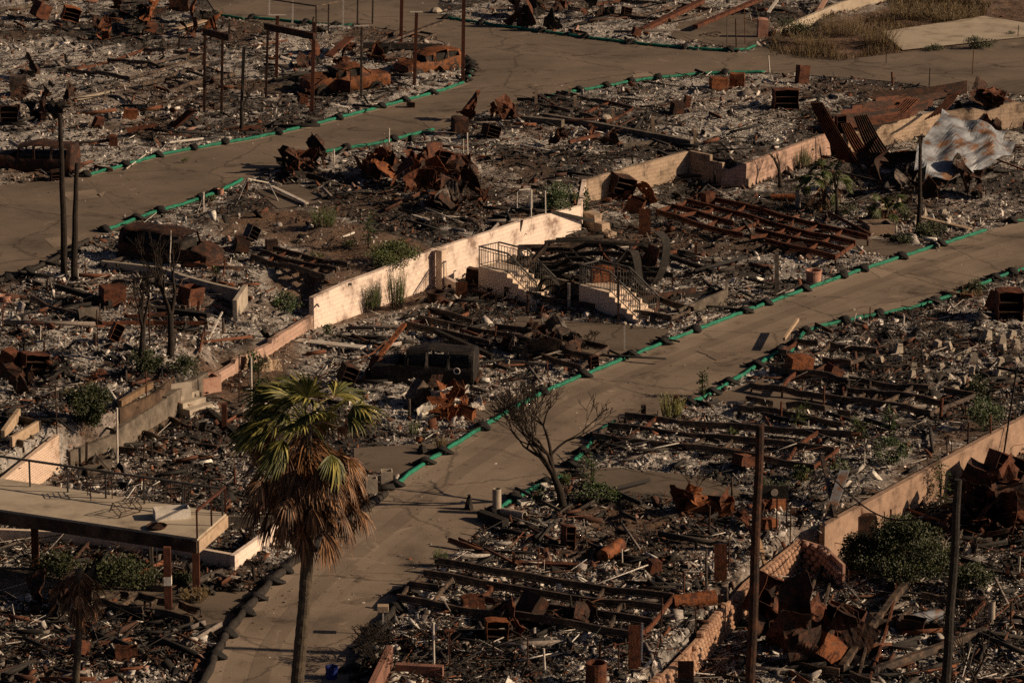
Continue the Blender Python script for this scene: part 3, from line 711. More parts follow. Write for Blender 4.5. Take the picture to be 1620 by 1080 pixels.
# ------------------------------------------------------------------ stair blocks
def stairs(corner, label, yaw=R(-47), width=1.3, n=6, land=1.9):
    g = corner; t = thing('stair_block', label, 'stairs', g)
    d = Vector((math.cos(yaw), math.sin(yaw), 0)); s = Vector((-math.sin(yaw), math.cos(yaw), 0)); rise, run = .18, .37
    def w(a, b_, z): return g + d*a + s*b_ + Vector((0, 0, z))
    prof = [(0, -.3), (0, n*rise), (land, n*rise)]
    for i in range(1, n): prof += [(land+(i-1)*run, (n-i)*rise), (land+i*run, (n-i)*rise)]
    prof += [(land+(n-1)*run, -.3)]
    b = MB(); k = len(prof); o = 0
    b.v += [tuple(w(a, 0, z)) for a, z in prof]+[tuple(w(a, width, z)) for a, z in prof]
    fs = [list(range(k))[::1], list(range(2*k-1, k-1, -1))]+[[i, k+i, k+(i+1) % k, (i+1) % k] for i in range(k)]
    b.f += fs; b.uv += [None]*len(fs); b.mi += [0]*len(fs)
    o = b.build('concrete_steps', 'stucco', t)
    bm = bmesh.new(); bm.from_mesh(o.data); bmesh.ops.recalc_face_normals(bm, faces=bm.faces); bmesh.ops.triangulate(bm, faces=[f for f in bm.faces if len(f.verts) > 4]); bm.to_mesh(o.data); bm.free()
    up = Vector((0, 0, .92))
    for sd in (.05, width-.05):
        a = w(0, sd, n*rise); c = w(land, sd, n*rise); e = w(land+(n-1)*run, sd, rise*.5)
        b = MB(); b.beam(a+up, c+up, .07, .06); b.beam(c+up, e+up, .07, .06); b.beam(a+up*.85, c+up*.85, .03, .03); b.beam(c+up*.85, e+up*.85, .03, .03)
        b.beam(a+up*.1, c+up*.1, .03, .03); b.beam(c+up*.1, e+up*.1, .03, .03)
        for q in (a, c, e): b.beam(q, q+up*1.02, .05, .05)
        h = b.build('handrail', 'rail_paint', t)
        q = MB()
        for (u, v_, m_) in ((a, c, 10), (c, e, 13)):
            for i in range(1, m_): r_ = u.lerp(v_, i/m_); q.tube([r_+up*.1, r_+up*.85], .015, 5, False)
        o2 = q.build('balusters', 'rail_paint', t)
    b = MB(); a = w(.03, 0, n*rise); c = w(.03, width, n*rise)
    b.beam(a+up, c+up, .05, .045); b.beam(a+up*.1, c+up*.1, .03, .03)
    for i in range(1, 9): r_ = a.lerp(c, i/9); b.tube([r_+up*.1, r_+up], .011, 5, False)
    b.build('end_railing', 'rail_paint', t)
    return t
stairs(P(916,488,0), 'stair block on the right with steps down to the hose and black railings')
stairs(P(757,458,0), 'stair block on the left against the pale wall with black railings')
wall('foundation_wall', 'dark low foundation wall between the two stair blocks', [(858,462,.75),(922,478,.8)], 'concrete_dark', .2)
# concrete steps at left
def small_steps(pts, label, m='concrete', level_=0., w_=1.3, n=4, yaw=R(-40), rise=.2, run=.38):
    g = P(*pts, level_); t = thing('concrete_steps', label, 'steps', g); Rz = Matrix.Rotation(yaw, 3, 'Z')
    for i in range(n):
        MB().box(g+Rz @ Vector((i*run, 0, (n-i)*rise/2-.1)), (run, w_, (n-i)*rise+.2), Rz).build('step', m, t)
small_steps((292,652), 'pale concrete steps between the two low lots at left')
for lab, x, y, yw, hh in [('tall grey concrete panel by the pale steps, left one', 262, 622, .9, .55), ('grey concrete panel right of the pale steps', 287, 632, .5, .5)]:
    g = P(x, y, .6); o = MB().box(g+Vector((0, 0, hh/2)), (.9, .1, hh+.4), Matrix.Rotation(yw, 3, 'Z')).build('concrete_slab_wall', 'concrete', base=g); tag(o, lab, 'wall panel')

# ------------------------------------------------------------------ wattle tubes and gravel bags along the kerbs
def wattle(line, z, desc, m_='green_tube', r=.088, seg=2.6, group=None, bags=True, sk=()):
    pts = resample(smooth_line(line, 2), .25); L = 0; cur = [pts[0]]; runs = []
    tgt = seg*rnd.uniform(.85, 1.15)
    for a, c in zip(pts, pts[1:]):
        L += math.hypot(c[0]-a[0], c[1]-a[1]); cur.append(c)
        if L > tgt: runs.append(cur); cur = [c]; L = 0; tgt = seg*rnd.uniform(.55, 1.5)
    if len(cur) > 3: runs.append(cur)
    for i, rn in enumerate(runs):
        ph = rnd.uniform(0, 6)
        q = [(x+.03*math.sin(k*.9+ph), y+.03*math.cos(k*.7+ph), z+r*.8+.012*math.sin(k*1.7+ph)) for k, (x, y) in enumerate(rn)]
        rr = [r*(1+.1*math.sin(k*1.3+ph)+.05*rnd.uniform(-1, 1)) for k in range(len(q))]; rr[0] *= .75; rr[-1] *= .75
        o = MB().tube(q, rr, 8).build('erosion_tube', m_, base=(q[0][0], q[0][1], z), smooth=True)
        tag(o, '%s sediment tube, %s from left %s' % ('green' if m_ == 'green_tube' else 'blackened', ordw(i), desc), 'erosion tube', 'sediment tubes along the kerbs')
        if bags:
            x, y = rn[0]; a = math.atan2(rn[1][1]-y, rn[1][0]-x)+math.pi/2+rnd.uniform(-.5, .5)
            gravel_bag(x, y, z, a, 'black gravel bag, %s from left %s' % (ordw(i), desc))
def gravel_bag(x, y, z, a, label, big=1.):
    b = MB(); n = 9; mm = 12; Lh = .46*rnd.uniform(.8, 1.15)*big; W_ = .2*big; vs = []
    sag = .22*big; ph = rnd.uniform(0, 9)
    for i in range(n):
        t = -1+2*i/(n-1); wd = W_*(1-abs(t)**3.5*.75); hh = .09*(1-abs(t)**3*.7)
        for k in range(mm):
            an = 2*math.pi*k/mm; px_ = t*Lh; py_ = wd*math.cos(an)*(1+.12*math.sin(3*t+ph+k)); pz = hh*math.sin(an)+.07+sag*math.exp(-(t*2.1)**2)*.75+.02*math.sin(5*t+k*2+ph)
            vs.append(Vector((px_, py_, max(pz, .0))))
    Rz = Matrix.Rotation(a, 3, 'Z'); vs = [Rz @ v+Vector((x, y, z)) for v in vs]
    fs = [(i*mm+k, i*mm+(k+1) % mm, (i+1)*mm+(k+1) % mm, (i+1)*mm+k) for i in range(n-1) for k in range(mm)]+[tuple(range(mm-1, -1, -1)), tuple(range((n-1)*mm, n*mm))]
    b.add(vs, fs); 
    # frayed tied end
    e = Rz @ Vector((Lh, 0, 0.05))+Vector((x, y, z)); b.beam(e, e+Rz @ Vector((.14, rnd.uniform(-.08, .08), .03)), .05, .04)
    o = b.build('gravel_bag', 'black_bag', base=(x, y, z), smooth=True); tag(o, label, 'gravel bag', 'gravel bags along the kerbs')
far = W2([p for p in MID_FAR if p[0] >= 625 and p[0] <= 1560], 0)[::-1]
wattle(far, .0, 'on the far kerb of the middle road')
wattle(W2([(1600,352),(1680,338)], 0), 0, 'by the right edge, far kerb', seg=1.6)
wattle(W2([(300,1130),(322,1085),(332,1060),(355,1010),(400,955),(440,912),(505,862),(560,822),(622,776)], 0), 0, 'on the near left kerb', 'dark_tube', .14, 2.0)
wattle(W2([(780,812),(800,800),(822,785),(860,768),(890,757)], 0), 0, 'by the leafless tree', seg=1.5)
wattle(W2([(903,738),(925,715),(940,695),(952,682),(972,670)], 0), 0, 'beside the dark driveway', seg=1.6)
wattle(W2([(1000,664),(1040,660)], 0), 0, 'behind the lot by the yellow bush', seg=1.5, bags=False)
wattle(W2([(1090,640),(1112,632),(1150,610),(1180,592),(1225,562),(1240,556)], 0), 0, 'right of the leafy young plant', seg=1.9)
wattle(W2([(1246,566),(1262,542),(1270,528),(1300,517),(1340,509),(1400,497),(1440,490),(1500,472),(1545,455),(1590,435),(1660,418)], 0), 0, 'on the near kerb at right', seg=2.2)
wattle(W2([(135,279),(190,266),(250,247),(330,232),(420,217),(530,190),(620,166),(700,145),(733,132)], UZ), UZ, 'along the far kerb of the upper road', seg=3.0)
wattle(W2([(738,128),(748,112),(742,100),(730,92)], UZ), UZ, 'round the corner by the tall rusty posts', seg=1.2)
wattle(W2([(165,366),(190,358),(230,342),(290,325),(345,306),(385,285)], UZ), UZ, 'on the near kerb behind the minivan', seg=2.4)
wattle(W2([(488,247),(540,237),(600,229),(645,216),(690,206)], UZ), UZ, 'on the near kerb behind the rust heap', seg=2.4)
wattle(W2([(856,158),(900,147),(960,138),(1010,128),(1060,123),(1110,118),(1150,117),(1225,115)], UZ), UZ, 'on the near kerb of the upper junction', seg=2.9)
wattle(W2([(708,30),(760,38),(860,52),(950,64),(1040,74),(1120,80),(1175,82),(1200,72)], UZ), UZ, 'on the top kerb across the junction', seg=3.2)
wattle(W2([(340,24),(385,32)], UZ), UZ, 'at the very top left', seg=3.2)
wattle(W2([(400,30),(470,36),(530,42),(560,42)], UZ), UZ, 'behind the steel carport posts', seg=3.2)
wattle(W2([(-30,458),(0,447),(70,423),(140,382)], UZ), UZ, 'on the left edge below the upper road', 'dark_tube', .12, 2.0)
wattle(W2([(560,1062),(590,1010),(640,945),(650,930)], 0), 0, 'on the near kerb by the brush pile', 'dark_tube', .13, 2.0)

# ------------------------------------------------------------------ vehicles
def car(name, label, cat, px, py, yaw, spec, m_='rust', scale=1., z=None, tilt=0., wheels=True, windows=True, doors=None, rough=.055):
    """spec: stations (x, half width, z sill, z belt, z roof, open side window, open top) from tail to nose"""
    g = G(px, py); g.z -= .17
    t = thing(name, label, cat, g); Rz = Matrix.Rotation(yaw, 3, 'Z') @ Matrix.Rotation(tilt, 3, 'Y')
    def w(v): return g + Rz @ (Vector(v)*scale)
    b = MB(); rings = []
    st = spec['st']
    for (x, hw, zs, zb, zr, sw, tp) in st:
        cab = zr > zb+.12
        zr -= (.1+.07*math.sin(x*3))*(1 if cab else .3); tw = hw*(.76 if cab else .9); half = [(hw*.93, zs), (hw*1.0, zs+(zb-zs)*.35), (hw*.99, zb-.12), (hw*.95, zb), (tw+.04, zr-.06 if cab else zr-.03), (tw*.9, zr), (tw*.45, zr+.03), (0, zr+.035)]
        ring = [(x, -y, z_) for y, z_ in half]+[(x, y, z_) for y, z_ in half[::-1][1:]]
        rings.append([w((q[0]+rnd.uniform(-rough, rough), q[1]+rnd.uniform(-rough, rough), q[2]+rnd.uniform(-rough, rough))) for q in ring])
    n = len(rings[0]); vs = [v for r_ in rings for v in r_]; fs = []
    for i in range(len(st)-1):
        for k in range(n-1):
            if windows and st[i][5] and k in (3, n-2-3): continue
            if windows and st[i][6] and k in (4, 5, 6, 7, 8, 9): continue
            fs.append((i*n+k, (i+1)*n+k, (i+1)*n+k+1, i*n+k+1))
    fs.append(tuple(range(n))); fs.append(tuple(range(len(st)*n-1, (len(st)-1)*n-1, -1)))
    b.add(vs, fs); body = b.build('body', m_, t, smooth=False, solid=.03)
    me = body.data; cnt = {}
    for pl in me.polygons:
        for ek in pl.edge_keys: cnt[ek] = cnt.get(ek, 0)+1
    ca = me.attributes.new('crease_edge', 'FLOAT', 'EDGE'); cv = me.attributes.new('crease_vert', 'FLOAT', 'POINT')
    bvs = {v for ek, c in cnt.items() if c == 1 for v in ek}
    for e in me.edges:
        if cnt.get(tuple(sorted(e.vertices)), 0) == 1: ca.data[e.index].value = .85
    for v in bvs: cv.data[v].value = .7
    sd = body.modifiers.new('round', 'SUBSURF'); sd.levels = sd.render_levels = 1; body.modifiers.move(1, 0)
    L0, L1 = st[0][0], st[-1][0]; hw = st[len(st)//2][1]
    MB().box(w(((L0+L1)/2, 0, spec.get('floor', .3))), ((L1-L0)*.93*scale, hw*1.7*scale, .06), Rz).build('floor_pan', 'char', t)
    xs_ = [q[0] for q in st if q[4] > q[3]+.3]
    q = MB(); q.box(w(((xs_[0]+xs_[-1])/2, 0, .78)), ((xs_[-1]-xs_[0])*.94*scale, hw*1.55*scale, .95*scale), Rz, .06); q.build('burnt_interior', 'char', t)
    if spec.get('seats', True):
        for sx in spec.get('seatx', (-.3, .6)):
            for sy in (-.38, .38):
                q = MB(); q.box(w((sx, sy, .5)), (.5*scale, .5*scale, .14), Rz); q.box(w((sx-.25, sy, .8)), (.08, .46*scale, .6*scale), Rz @ Matrix.Rotation(-.2, 3, 'Y')); q.build('seat_frame', 'char', t)
    if wheels:
        for wx in spec['wx']:
            for sy in (-1, 1):
                c = w((wx, sy*(hw*.93), .28)); ax = Rz @ Vector((0, sy, 0)); q0 = ax.to_track_quat('Z', 'Y').to_matrix()
                wh = MB().lathe(c, [(.36*scale,-.1),(.38*scale,.0),(.36*scale,.06),(.30*scale,.08),(0,.02)], 18, q0).build('wheel_arch', 'char', t)
                MB().lathe(c, [(.21*scale,-.12),(.235*scale,.07),(.21*scale,.085),(.19*scale,.03),(.06*scale,.03),(.05*scale,.07),(0,.07)], 16, q0).build('rim', 'burnt_steel', t)
    for x, zz in ((L1+.04, .42), (L0-.04, .45)):
        MB().beam(w((x, -hw*.9, zz)), w((x, hw*.9, zz)), .1, .18).build('bumper', 'rust_dark', t)
    if doors:
        for (dx, sy, ang) in doors:
            hinge = Vector((dx, sy*hw, 0)); Rd = Matrix.Rotation(ang, 3, 'Z')
            q = MB()
            def dv(a, z_): return w(hinge+Rd @ Vector((a, 0, z_)))
            q.beam(dv(0, .62), dv(-1.0, .62), .05, .66)
            fr = [dv(0, .95), dv(-.12, 1.42), dv(-.95, 1.42), dv(-1.0, .95)]
            for i in range(3): q.beam(fr[i], fr[i+1], .06, .06)
            q.build('door', 'rust', t)
    return t, w, Rz
VAN = dict(st=[(-2.3,.86,.35,1.0,1.62,0,0),(-2.22,.9,.3,1.02,1.74,0,0),(-2.0,.92,.3,1.02,1.78,1,0),(-1.2,.93,.3,1.0,1.8,0,0),(-1.08,.93,.3,1.0,1.8,1,0),(0.0,.93,.3,.98,1.79,0,0),
   (.1,.93,.3,.98,1.78,1,0),(.85,.93,.3,.98,1.7,0,0),(.95,.92,.3,.98,1.66,1,1),(1.5,.9,.3,1.0,1.12,0,0),(2.1,.86,.3,.9,.92,0,0),(2.4,.78,.36,.76,.78,0,0)], wx=(-1.45,1.5), seatx=(-1.1,.2))
SUV = dict(st=[(-2.3,.84,.42,1.1,1.68,0,0),(-2.24,.9,.42,1.12,1.82,0,0),(-2.05,.92,.4,1.12,1.86,1,0),(-1.25,.93,.4,1.1,1.88,0,0),(-1.12,.93,.4,1.1,1.88,1,0),(-.3,.93,.4,1.1,1.87,0,0),
   (-.18,.93,.4,1.1,1.86,1,0),(.62,.93,.4,1.08,1.8,0,0),(.72,.92,.4,1.1,1.78,1,1),(1.12,.9,.4,1.16,1.22,0,0),(2.0,.88,.4,1.1,1.14,0,0),(2.3,.84,.45,.95,1.0,0,0)], wx=(-1.45,1.45))
HATCH = dict(st=[(-2.0,.78,.35,.95,1.3,0,0),(-1.85,.84,.3,.95,1.45,0,0),(-1.7,.85,.3,.95,1.5,1,0),(-.95,.86,.3,.95,1.53,0,0),(-.82,.86,.3,.95,1.53,1,0),(0,.86,.3,.93,1.52,0,0),
   (.1,.86,.3,.93,1.5,1,0),(.6,.86,.3,.93,1.42,0,0),(.68,.85,.3,.93,1.38,1,1),(1.15,.84,.3,.98,1.02,0,0),(1.8,.8,.3,.88,.9,0,0),(2.1,.7,.36,.7,.72,0,0)], wx=(-1.25,1.3))
PICK = dict(st=[(-2.6,.85,.45,.98,1.0,0,0),(-2.5,.88,.45,1.05,1.06,0,1),(-.75,.88,.45,1.05,1.06,0,0),(-.65,.88,.42,1.08,1.7,0,0),(-.55,.88,.42,1.08,1.76,1,0),(.35,.88,.42,1.06,1.76,0,0),
   (.45,.88,.42,1.06,1.7,1,1),(.95,.87,.42,1.1,1.14,0,0),(1.9,.85,.42,1.0,1.04,0,0),(2.3,.78,.48,.86,.88,0,0)], wx=(-1.6,1.4), seatx=(0.,))
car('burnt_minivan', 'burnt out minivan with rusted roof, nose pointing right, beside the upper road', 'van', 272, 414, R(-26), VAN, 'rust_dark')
_, w_, rz_ = car('burnt_wagon', 'blackened boxy off-road wagon standing below the pale wall, fuel ring on its flank', 'car', 672, 604, R(172), SUV, 'char_black', .95)
rg = MB(); rg.tube([w_((-1.55+.13*math.cos(a*.5236), .93, .98+.13*math.sin(a*.5236))) for a in range(13)], .022, 6); rg.build('fuel_ring', 'white_paint', _)
SEDAN = dict(st=[(-2.25,.72,.4,.8,.84,0,0),(-2.1,.82,.35,.9,1.0,0,0),(-1.5,.86,.3,.95,1.08,0,0),(-1.15,.87,.3,.95,1.2,0,1),(-.75,.87,.3,.94,1.44,0,0),(-.6,.87,.3,.94,1.48,1,0),(.0,.87,.3,.93,1.5,0,0),
   (.12,.87,.3,.93,1.48,1,0),(.55,.86,.3,.93,1.4,0,0),(.65,.85,.3,.93,1.34,1,1),(1.1,.84,.3,.97,1.0,0,0),(1.9,.8,.32,.88,.9,0,0),(2.25,.7,.4,.7,.72,0,0)], wx=(-1.4,1.4), seatx=(-.5,.3))
car('burnt_car', 'rusted orange car with its door hanging open behind the thin posts', 'car', 545, 142, R(203), SEDAN, 'rust_car', 1.12, doors=[(.7,1,-1.2)], rough=.07)
car('burnt_hatchback', 'orange rusted hatchback with flaking paint near the hose corner', 'car', 678, 113, R(218), HATCH, 'rust_car', .98, rough=.07, tilt=.03)
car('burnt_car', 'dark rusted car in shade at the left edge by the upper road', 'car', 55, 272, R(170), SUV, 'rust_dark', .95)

# ------------------------------------------------------------------ posts and poles
def post(name, label, cat, px, py, ptop, w_, m_, pxt=None, kind='box', cap=None, group=None, level_=None, taper=1.):
    g = G(px, py) if level_ is None else P(px, py, level_)
    zt = rowz(g, ptop); xt = colx(g, pxt if pxt is not None else px, zt); top = Vector((xt, g.y, zt)); lo = Vector((g.x, g.y, g.z-.2))
    b = MB()
    if kind == 'box': b.beam(lo, top, w_, w_)
    elif kind == 'H':
        d = w_; b.beam(lo, top, w_*.15, d*.9); q = Vector((w_*.5, 0, 0)); b.beam(lo+q, top+q, w_*.14, w_); b.beam(lo-q, top-q, w_*.14, w_)
    else: 
        k = 7; b.tube([lo.lerp(top, i/k)+Vector((rnd.uniform(-1, 1)*.015*(zt-g.z)/4, 0, 0)) for i in range(k+1)], [w_/2*(1+(taper-1)*i/k) for i in range(k+1)], 10)
    if cap:
        t = thing(name, label, cat, g, group); b.build('shaft', m_, t); cap(t, top); return t, top
    o = b.build(name, m_, base=g); tag(o, label, cat, group); return o, top
def tcap(width, m_='burnt_steel', h=.1):
    def f(t, top): MB().beam(top+Vector((-width/2, 0, h/2)), top+Vector((width/2, .05, h/2)), .12, h).build('cap_plate', m_, t)
    return f
def eye(t, top): pass
gp = 'steel carport posts of the top left lot'
for x, yb, yt, w2, m_, cp, xt in [
 (493,180,35,.2,'rust_post',None,497),(437,127,25,.18,'rust_post',tcap(1.0,'white_metal',.05),439),(323,178,50,.14,'rust_dark',None,324),(350,185,60,.14,'rust_dark',None,352),
 (571,157,42,.13,'burnt_steel',tcap(.8,'white_metal',.05),572),(655,138,20,.18,'rust_post',tcap(.7,'white_metal',.05),659),(634,72,-20,.2,'rust_post',None,636),(732,130,-25,.2,'rust_post',None,734),
 (425,25,-10,.1,'white_metal',None,426),(462,55,2,.09,'white_metal',None,463),(500,60,8,.09,'burnt_steel',None,500),(519,55,4,.09,'burnt_steel',None,520),(542,52,0,.09,'white_metal',None,543),(565,50,-8,.1,'burnt_steel',None,566),(589,38,-8,.1,'burnt_steel',None,590),
 (420,160,42,.13,'rust_dark',None,424),(381,190,75,.16,'char',None,386)]:
    post('steel_post', near('%s %s post' % ('tall' if yb-yt > 90 else 'thin', {'rust_post':'rusty red','rust_dark':'dark rusted','burnt_steel':'grey burnt','white_metal':'pale','char':'charred'}[m_]), x, yb), 'post', x, yb, yt, w2, m_, xt, cap=cp, group=gp)
def air_beam(a, b_, za, zb, label, m_='burnt_steel', w2=.1, h=.2):
    p = P(*a, za) ; q = P(*b_, zb); o = MB().beam(p, q, w2, h).build('roof_beam', m_, base=(p.x, p.y, UZ)); tag(o, label, 'beam')
air_beam((323,50),(364,60),UZ+4.9,UZ+4.9,'short dark beam across the two leftmost carport posts','rust_dark',.2,.35)
air_beam((420,42),(498,58),UZ+4.2,UZ+4.3,'dark beam between carport posts above the open-doored car','rust_dark',.2,.35)
air_beam((420,-2),(500,10),UZ+2.3,UZ+2.3,'thin pale canopy rail at the very top','burnt_steel',.06,.08)
air_beam((500,10),(570,-6),UZ+2.3,UZ+2.3,'thin canopy rail rising to the right at the top','burnt_steel',.06,.08)
def cross(t, top):
    MB().beam(top+Vector((-.02, 0, -.3)), top+Vector((.4, .1, -.3)), .08, .08).build('stub_arm', 'rust_dark', t)
post('utility_pole', 'tall brown rusted pole left of the long block wall, running off the bottom', 'pole', 1184, 1120, 672, .34, 'rust_dark', 1203, 'tube', taper=.8, level_=LZ)
post('utility_pole', 'tall black charred pole at far right in front of the big bush', 'pole', 1493, 1120, 758, .34, 'char', 1517, 'tube', taper=.75, level_=LZ)
for x, yb, yt, xt, lab in [(102,440,180,95,'taller left one of the two burnt palm trunks'),(117,443,258,121,'shorter right one of the two burnt palm trunks')]:
    post('burnt_palm', lab+' by the upper road', 'tree trunk', x, yb, yt, .32, 'bark', xt, 'tube', taper=.55)
post('brown_post', 'square brown post by the yellow bush on the near kerb', 'post', 1070, 663, 625, .24, 'rust_post')
post('brown_post', 'small dark square post standing on the road edge', 'post', 1018, 657, 641, .2, 'rust_dark')
post('grey_post', 'split grey post leaning in front of the right stair block', 'post', 900, 492, 448, .13, 'concrete')
post('sign_post', 'thin pipe post with round knob near the foot of the right steps', 'post', 988, 553, 512, .07, 'white_metal', cap=lambda t, top: MB().lathe(top, [(0,.1),(.09,.06),(.1,0),(.06,-.06),(0,-.07)], 10).build('knob', 'concrete', t))
post('brown_post', 'black post at the near side of the right stair railing', 'post', 978, 513, 437, .08, 'rust_dark')
post('flat_post', 'wide rusty channel post behind the stair blocks', 'post', 1020, 370, 330, .28, 'rust', kind='H')
post('flat_post', 'dark H section post before the steps, beside the urn', 'post', 730, 473, 446, .26, 'rust', kind='H')
post('flat_post', 'rust brown square post by the concrete steps and broken sink', 'post', 355, 685, 638, .2, 'rust_post')
post('grey_post', 'burnt timber post right of the right stair block', 'post', 1229, 462, 400, .18, 'concrete_dark')
post('thin_post', 'thin pale post in front of the rusty chassis at the hose', 'post', 1378, 412, 378, .07, 'pale_wood')
post('rusty_channel', 'rusty upright channel near the rounded stone wall', 'post', 1140, 918, 860, .22, 'rust', kind='H')
post('rusty_channel', 'rusty upright channel at the bottom between thin rods', 'post', 1004, 1062, 988, .2, 'rust', kind='H')
post('rusty_channel', 'rusty upright channel stub at the foot of the brown pole', 'post', 1085, 1100, 1045, .26, 'rust_dark', kind='H')
# thin rods and pipes, one by one
RODS = [(322,336,305),(840,345,300),(863,345,302),(687,1058,984),(709,1055,992),(834,1062,1008),(948,1050,1016),(863,1070,1025),(978,1072,1018),(1014,1050,985),(1045,1015,945),(1082,962,910),(1118,938,868),(1153,905,845),
 (1612,915,880),(1598,1000,950),(1528,658,640),(1505,720,695),(1531,700,668),(1367,745,715),(1499,722,690),(1568,690,655),(1606,668,633),(1610,60,40),(1218,115,88),(1402,100,52),(1538,118,80),(1470,138,108),(740,268,210),(733,262,220),
 (768,258,240),(1179,70,10),(1150,78,25),(1165,75,30),(615,233,203),(529,255,236),(848,170,135),(901,155,138),(90,680,610),(186,745,645),(226,733,690),(232,640,588),(318,650,620),(155,560,490),(63,545,515),(70,590,540),
 (3,530,475),(156,520,480),(237,555,460),(268,430,365),(1268,630,600),(1303,640,610),(1118,715,700),(1412,515,500),(1428,520,500),(1369,512,496),(868,602,570),(1158,785,755),(1341,940,900),(1338,925,902),(1422,940,905),(850,900,865),
 (929,870,836),(1122,850,800),(985,890,868),(1250,860,800),(1310,915,885),(1580,505,488),(378,640,560),(398,640,565),(372,560,540),(1098,228,205),(1034,212,185),(971,190,172),(909,175,152)]
for i, (x, yb, yt) in enumerate(RODS):
    thick = .05 if i % 3 else .08; m_ = ['rust_dark','rust','burnt_steel','rust_dark','white_metal'][i % 5]
    if x in (615,529,687,840,863,322,740): m_, thick = 'white_metal', .07
    if x in (848,901,909,971,1034,1098): m_, thick = 'pale_wood', .16
    nm = {'rust_dark':'dark rusty rod','rust':'rusty rod','burnt_steel':'grey burnt pipe','white_metal':'pale pipe','pale_wood':'pale timber stub'}[m_]
    post({'pale_wood':'timber_stub'}.get(m_, 'upright_rod'), near('%s upright %s' % ('tall' if yb-yt > 45 else 'short', nm), x, yb), 'post' if m_ == 'pale_wood' else 'rod', x, yb, yt, thick, m_, x+rnd.uniform(-3, 3), 'box' if m_ == 'pale_wood' else 'tube', group='upright rods and pipe stubs left standing')
# letter box
post('mailbox', 'small rusty letter box on a thin pipe beside the road at the bottom', 'mailbox', 606, 1003, 966, .05, 'white_metal', cap=lambda t, top: MB().box(top+Vector((0, 0, .1)), (.36, .3, .2)).build('box', 'pale_wood', t))
post('mailbox', 'small dark plate on a rusty pipe right of the letter box', 'mailbox', 711, 1058, 998, .05, 'rust', cap=lambda t, top: MB().box(top+Vector((0, 0, .02)), (.3, .25, .05)).build('plate', 'rust', t))
# hoop rails
def hoop(px, py, wpx, hpx, label, m_='white_metal'):
    a = G(px, py); s = m_px(a); w2 = wpx*s; h = hpx*s; q = [a, a+Vector((0, 0, h-.1)), a+Vector((.1, 0, h)), a+Vector((w2-.1, .3, h)), a+Vector((w2, .35, h-.1)), a+Vector((w2, .35, 0))]
    tag(MB().tube(q, .025, 6).build('hoop_rail', m_, base=a), label, 'rail')
hoop(818,340,24,40,'bent pale handrail hoop above the pale retaining wall'); hoop(1100,1000,48,40,'dark wire hoop gate near the rounded wall','rust_dark')
for pts, lab in [([(316,338),(327,300)],'left leg of white pipe tripod'),]:
    pass
tag(MB().tube([G(312,337), G(327,337)+Vector((-.1,0,1.0)), G(322,338)], .03, 6).build('pipe_tripod', 'white_metal', base=G(312,337)), 'white pipe bent in a narrow arch by the near kerb', 'pipe')
tag(MB().tube([G(376,318), G(392,318)+Vector((0,0,1.1)), G(425,302)+Vector((0,0,.4)), G(440,318)], .035, 6).build('pipe_arch', 'white_metal', base=G(376,318)), 'long white pipe arched over the driveway by the near kerb', 'pipe')
# bollard pipes
def big_pipe(px, py, r, h, label, m_='concrete', lie=None, name='steel_pipe'):
    g = G(px, py)
    if lie is None: prof = [(r,0),(r*1.02,h*.5),(r,h),(r*.85,h),(r*.85,h*.2),(0,h*.2)]; o = MB().lathe(g, prof, 18).build(name, m_, base=g, smooth=False)
    else:
        q0 = Vector((math.cos(lie), math.sin(lie), .03)).to_track_quat('Z', 'Y').to_matrix(); c = g+Vector((0, 0, r))
        o = MB().lathe(c, [(r*.2,-h/2+.02),(r*.98,-h/2),(r,-h*.3),(r*.98,0),(r,h*.3),(r,h/2),(r*.85,h/2),(r*.85,h*.2),(0,h*.2)], 18, q0).build(name, m_, base=g)
    return tag(o, label, 'pipe' if name == 'steel_pipe' else 'tank')
big_pipe(786,812,.16,.95,'upright grey pipe with open top standing on the road edge')
big_pipe(812,818,.15,1.0,'grey pipe length lying right of the upright one','concrete',R(-35))
big_pipe(967,880,.24,1.4,'rusted water heater tank lying tilted in the near lot','rust_bright',R(62),'water_tank')
big_pipe(1098,960,.26,1.5,'orange rusted tank lying left of the rounded stone wall','rust_bright',R(15),'water_tank')
big_pipe(943,1085,.33,.8,'upright rusted drum with sunken lid at the bottom edge','rust',None,'water_tank')
big_pipe(140,508,.3,.9,'scorched barrel on its side in the lot below the minivan','concrete_dark',R(20),'water_tank')
big_pipe(1462,985,.2,1.3,'grey and rust tank lying at the foot of the black pole','grey_metal',R(25),'water_tank')
big_pipe(1568,1000-10,.12,.9,'pale upright pipe stub at the right edge','concrete')
big_pipe(1242,318,.18,1.4,'rust culvert pipe lying below the pinkish wall','rust_bright',R(-8),'water_tank')
big_pipe(1262,330,.14,.95,'pale ribbed post stub beside the small palm','concrete')
def pot(px, py, r, h, label, m_='terracotta', name='plant_pot', cat='pot', sq=1.):
    g = G(px, py); t = thing(name, label, cat, g)
    MB().lathe(g, [(0,.0),(r*.9,0),(r*.97,h*.5),(r*.96,h*.85),(r*1.06,h*.86),(r*1.06,h),(r*.9,h),(r*.86,h*.6),(0,h*.6)], 22, squash=sq).build('bowl', m_, t); MB().lathe(g, [(0,h*.62),(r*.85,h*.64)], 16).build('soil', 'char', t)
pot(1287,448,.36,.62,'pink round pot standing by the green hose'); pot(690,480,.42,.55,'rusty tapered urn tipped beside the H section post','rust_dark')
pot(349,308,.16,.3,'small rust red pot on the tube behind the minivan','terracotta'); pot(8,478,.3,.3,'pale bowl perched at the left edge','terracotta')
pot(135,948,.2,.3,'dim pot beside the dead skirted palm','concrete_dark')
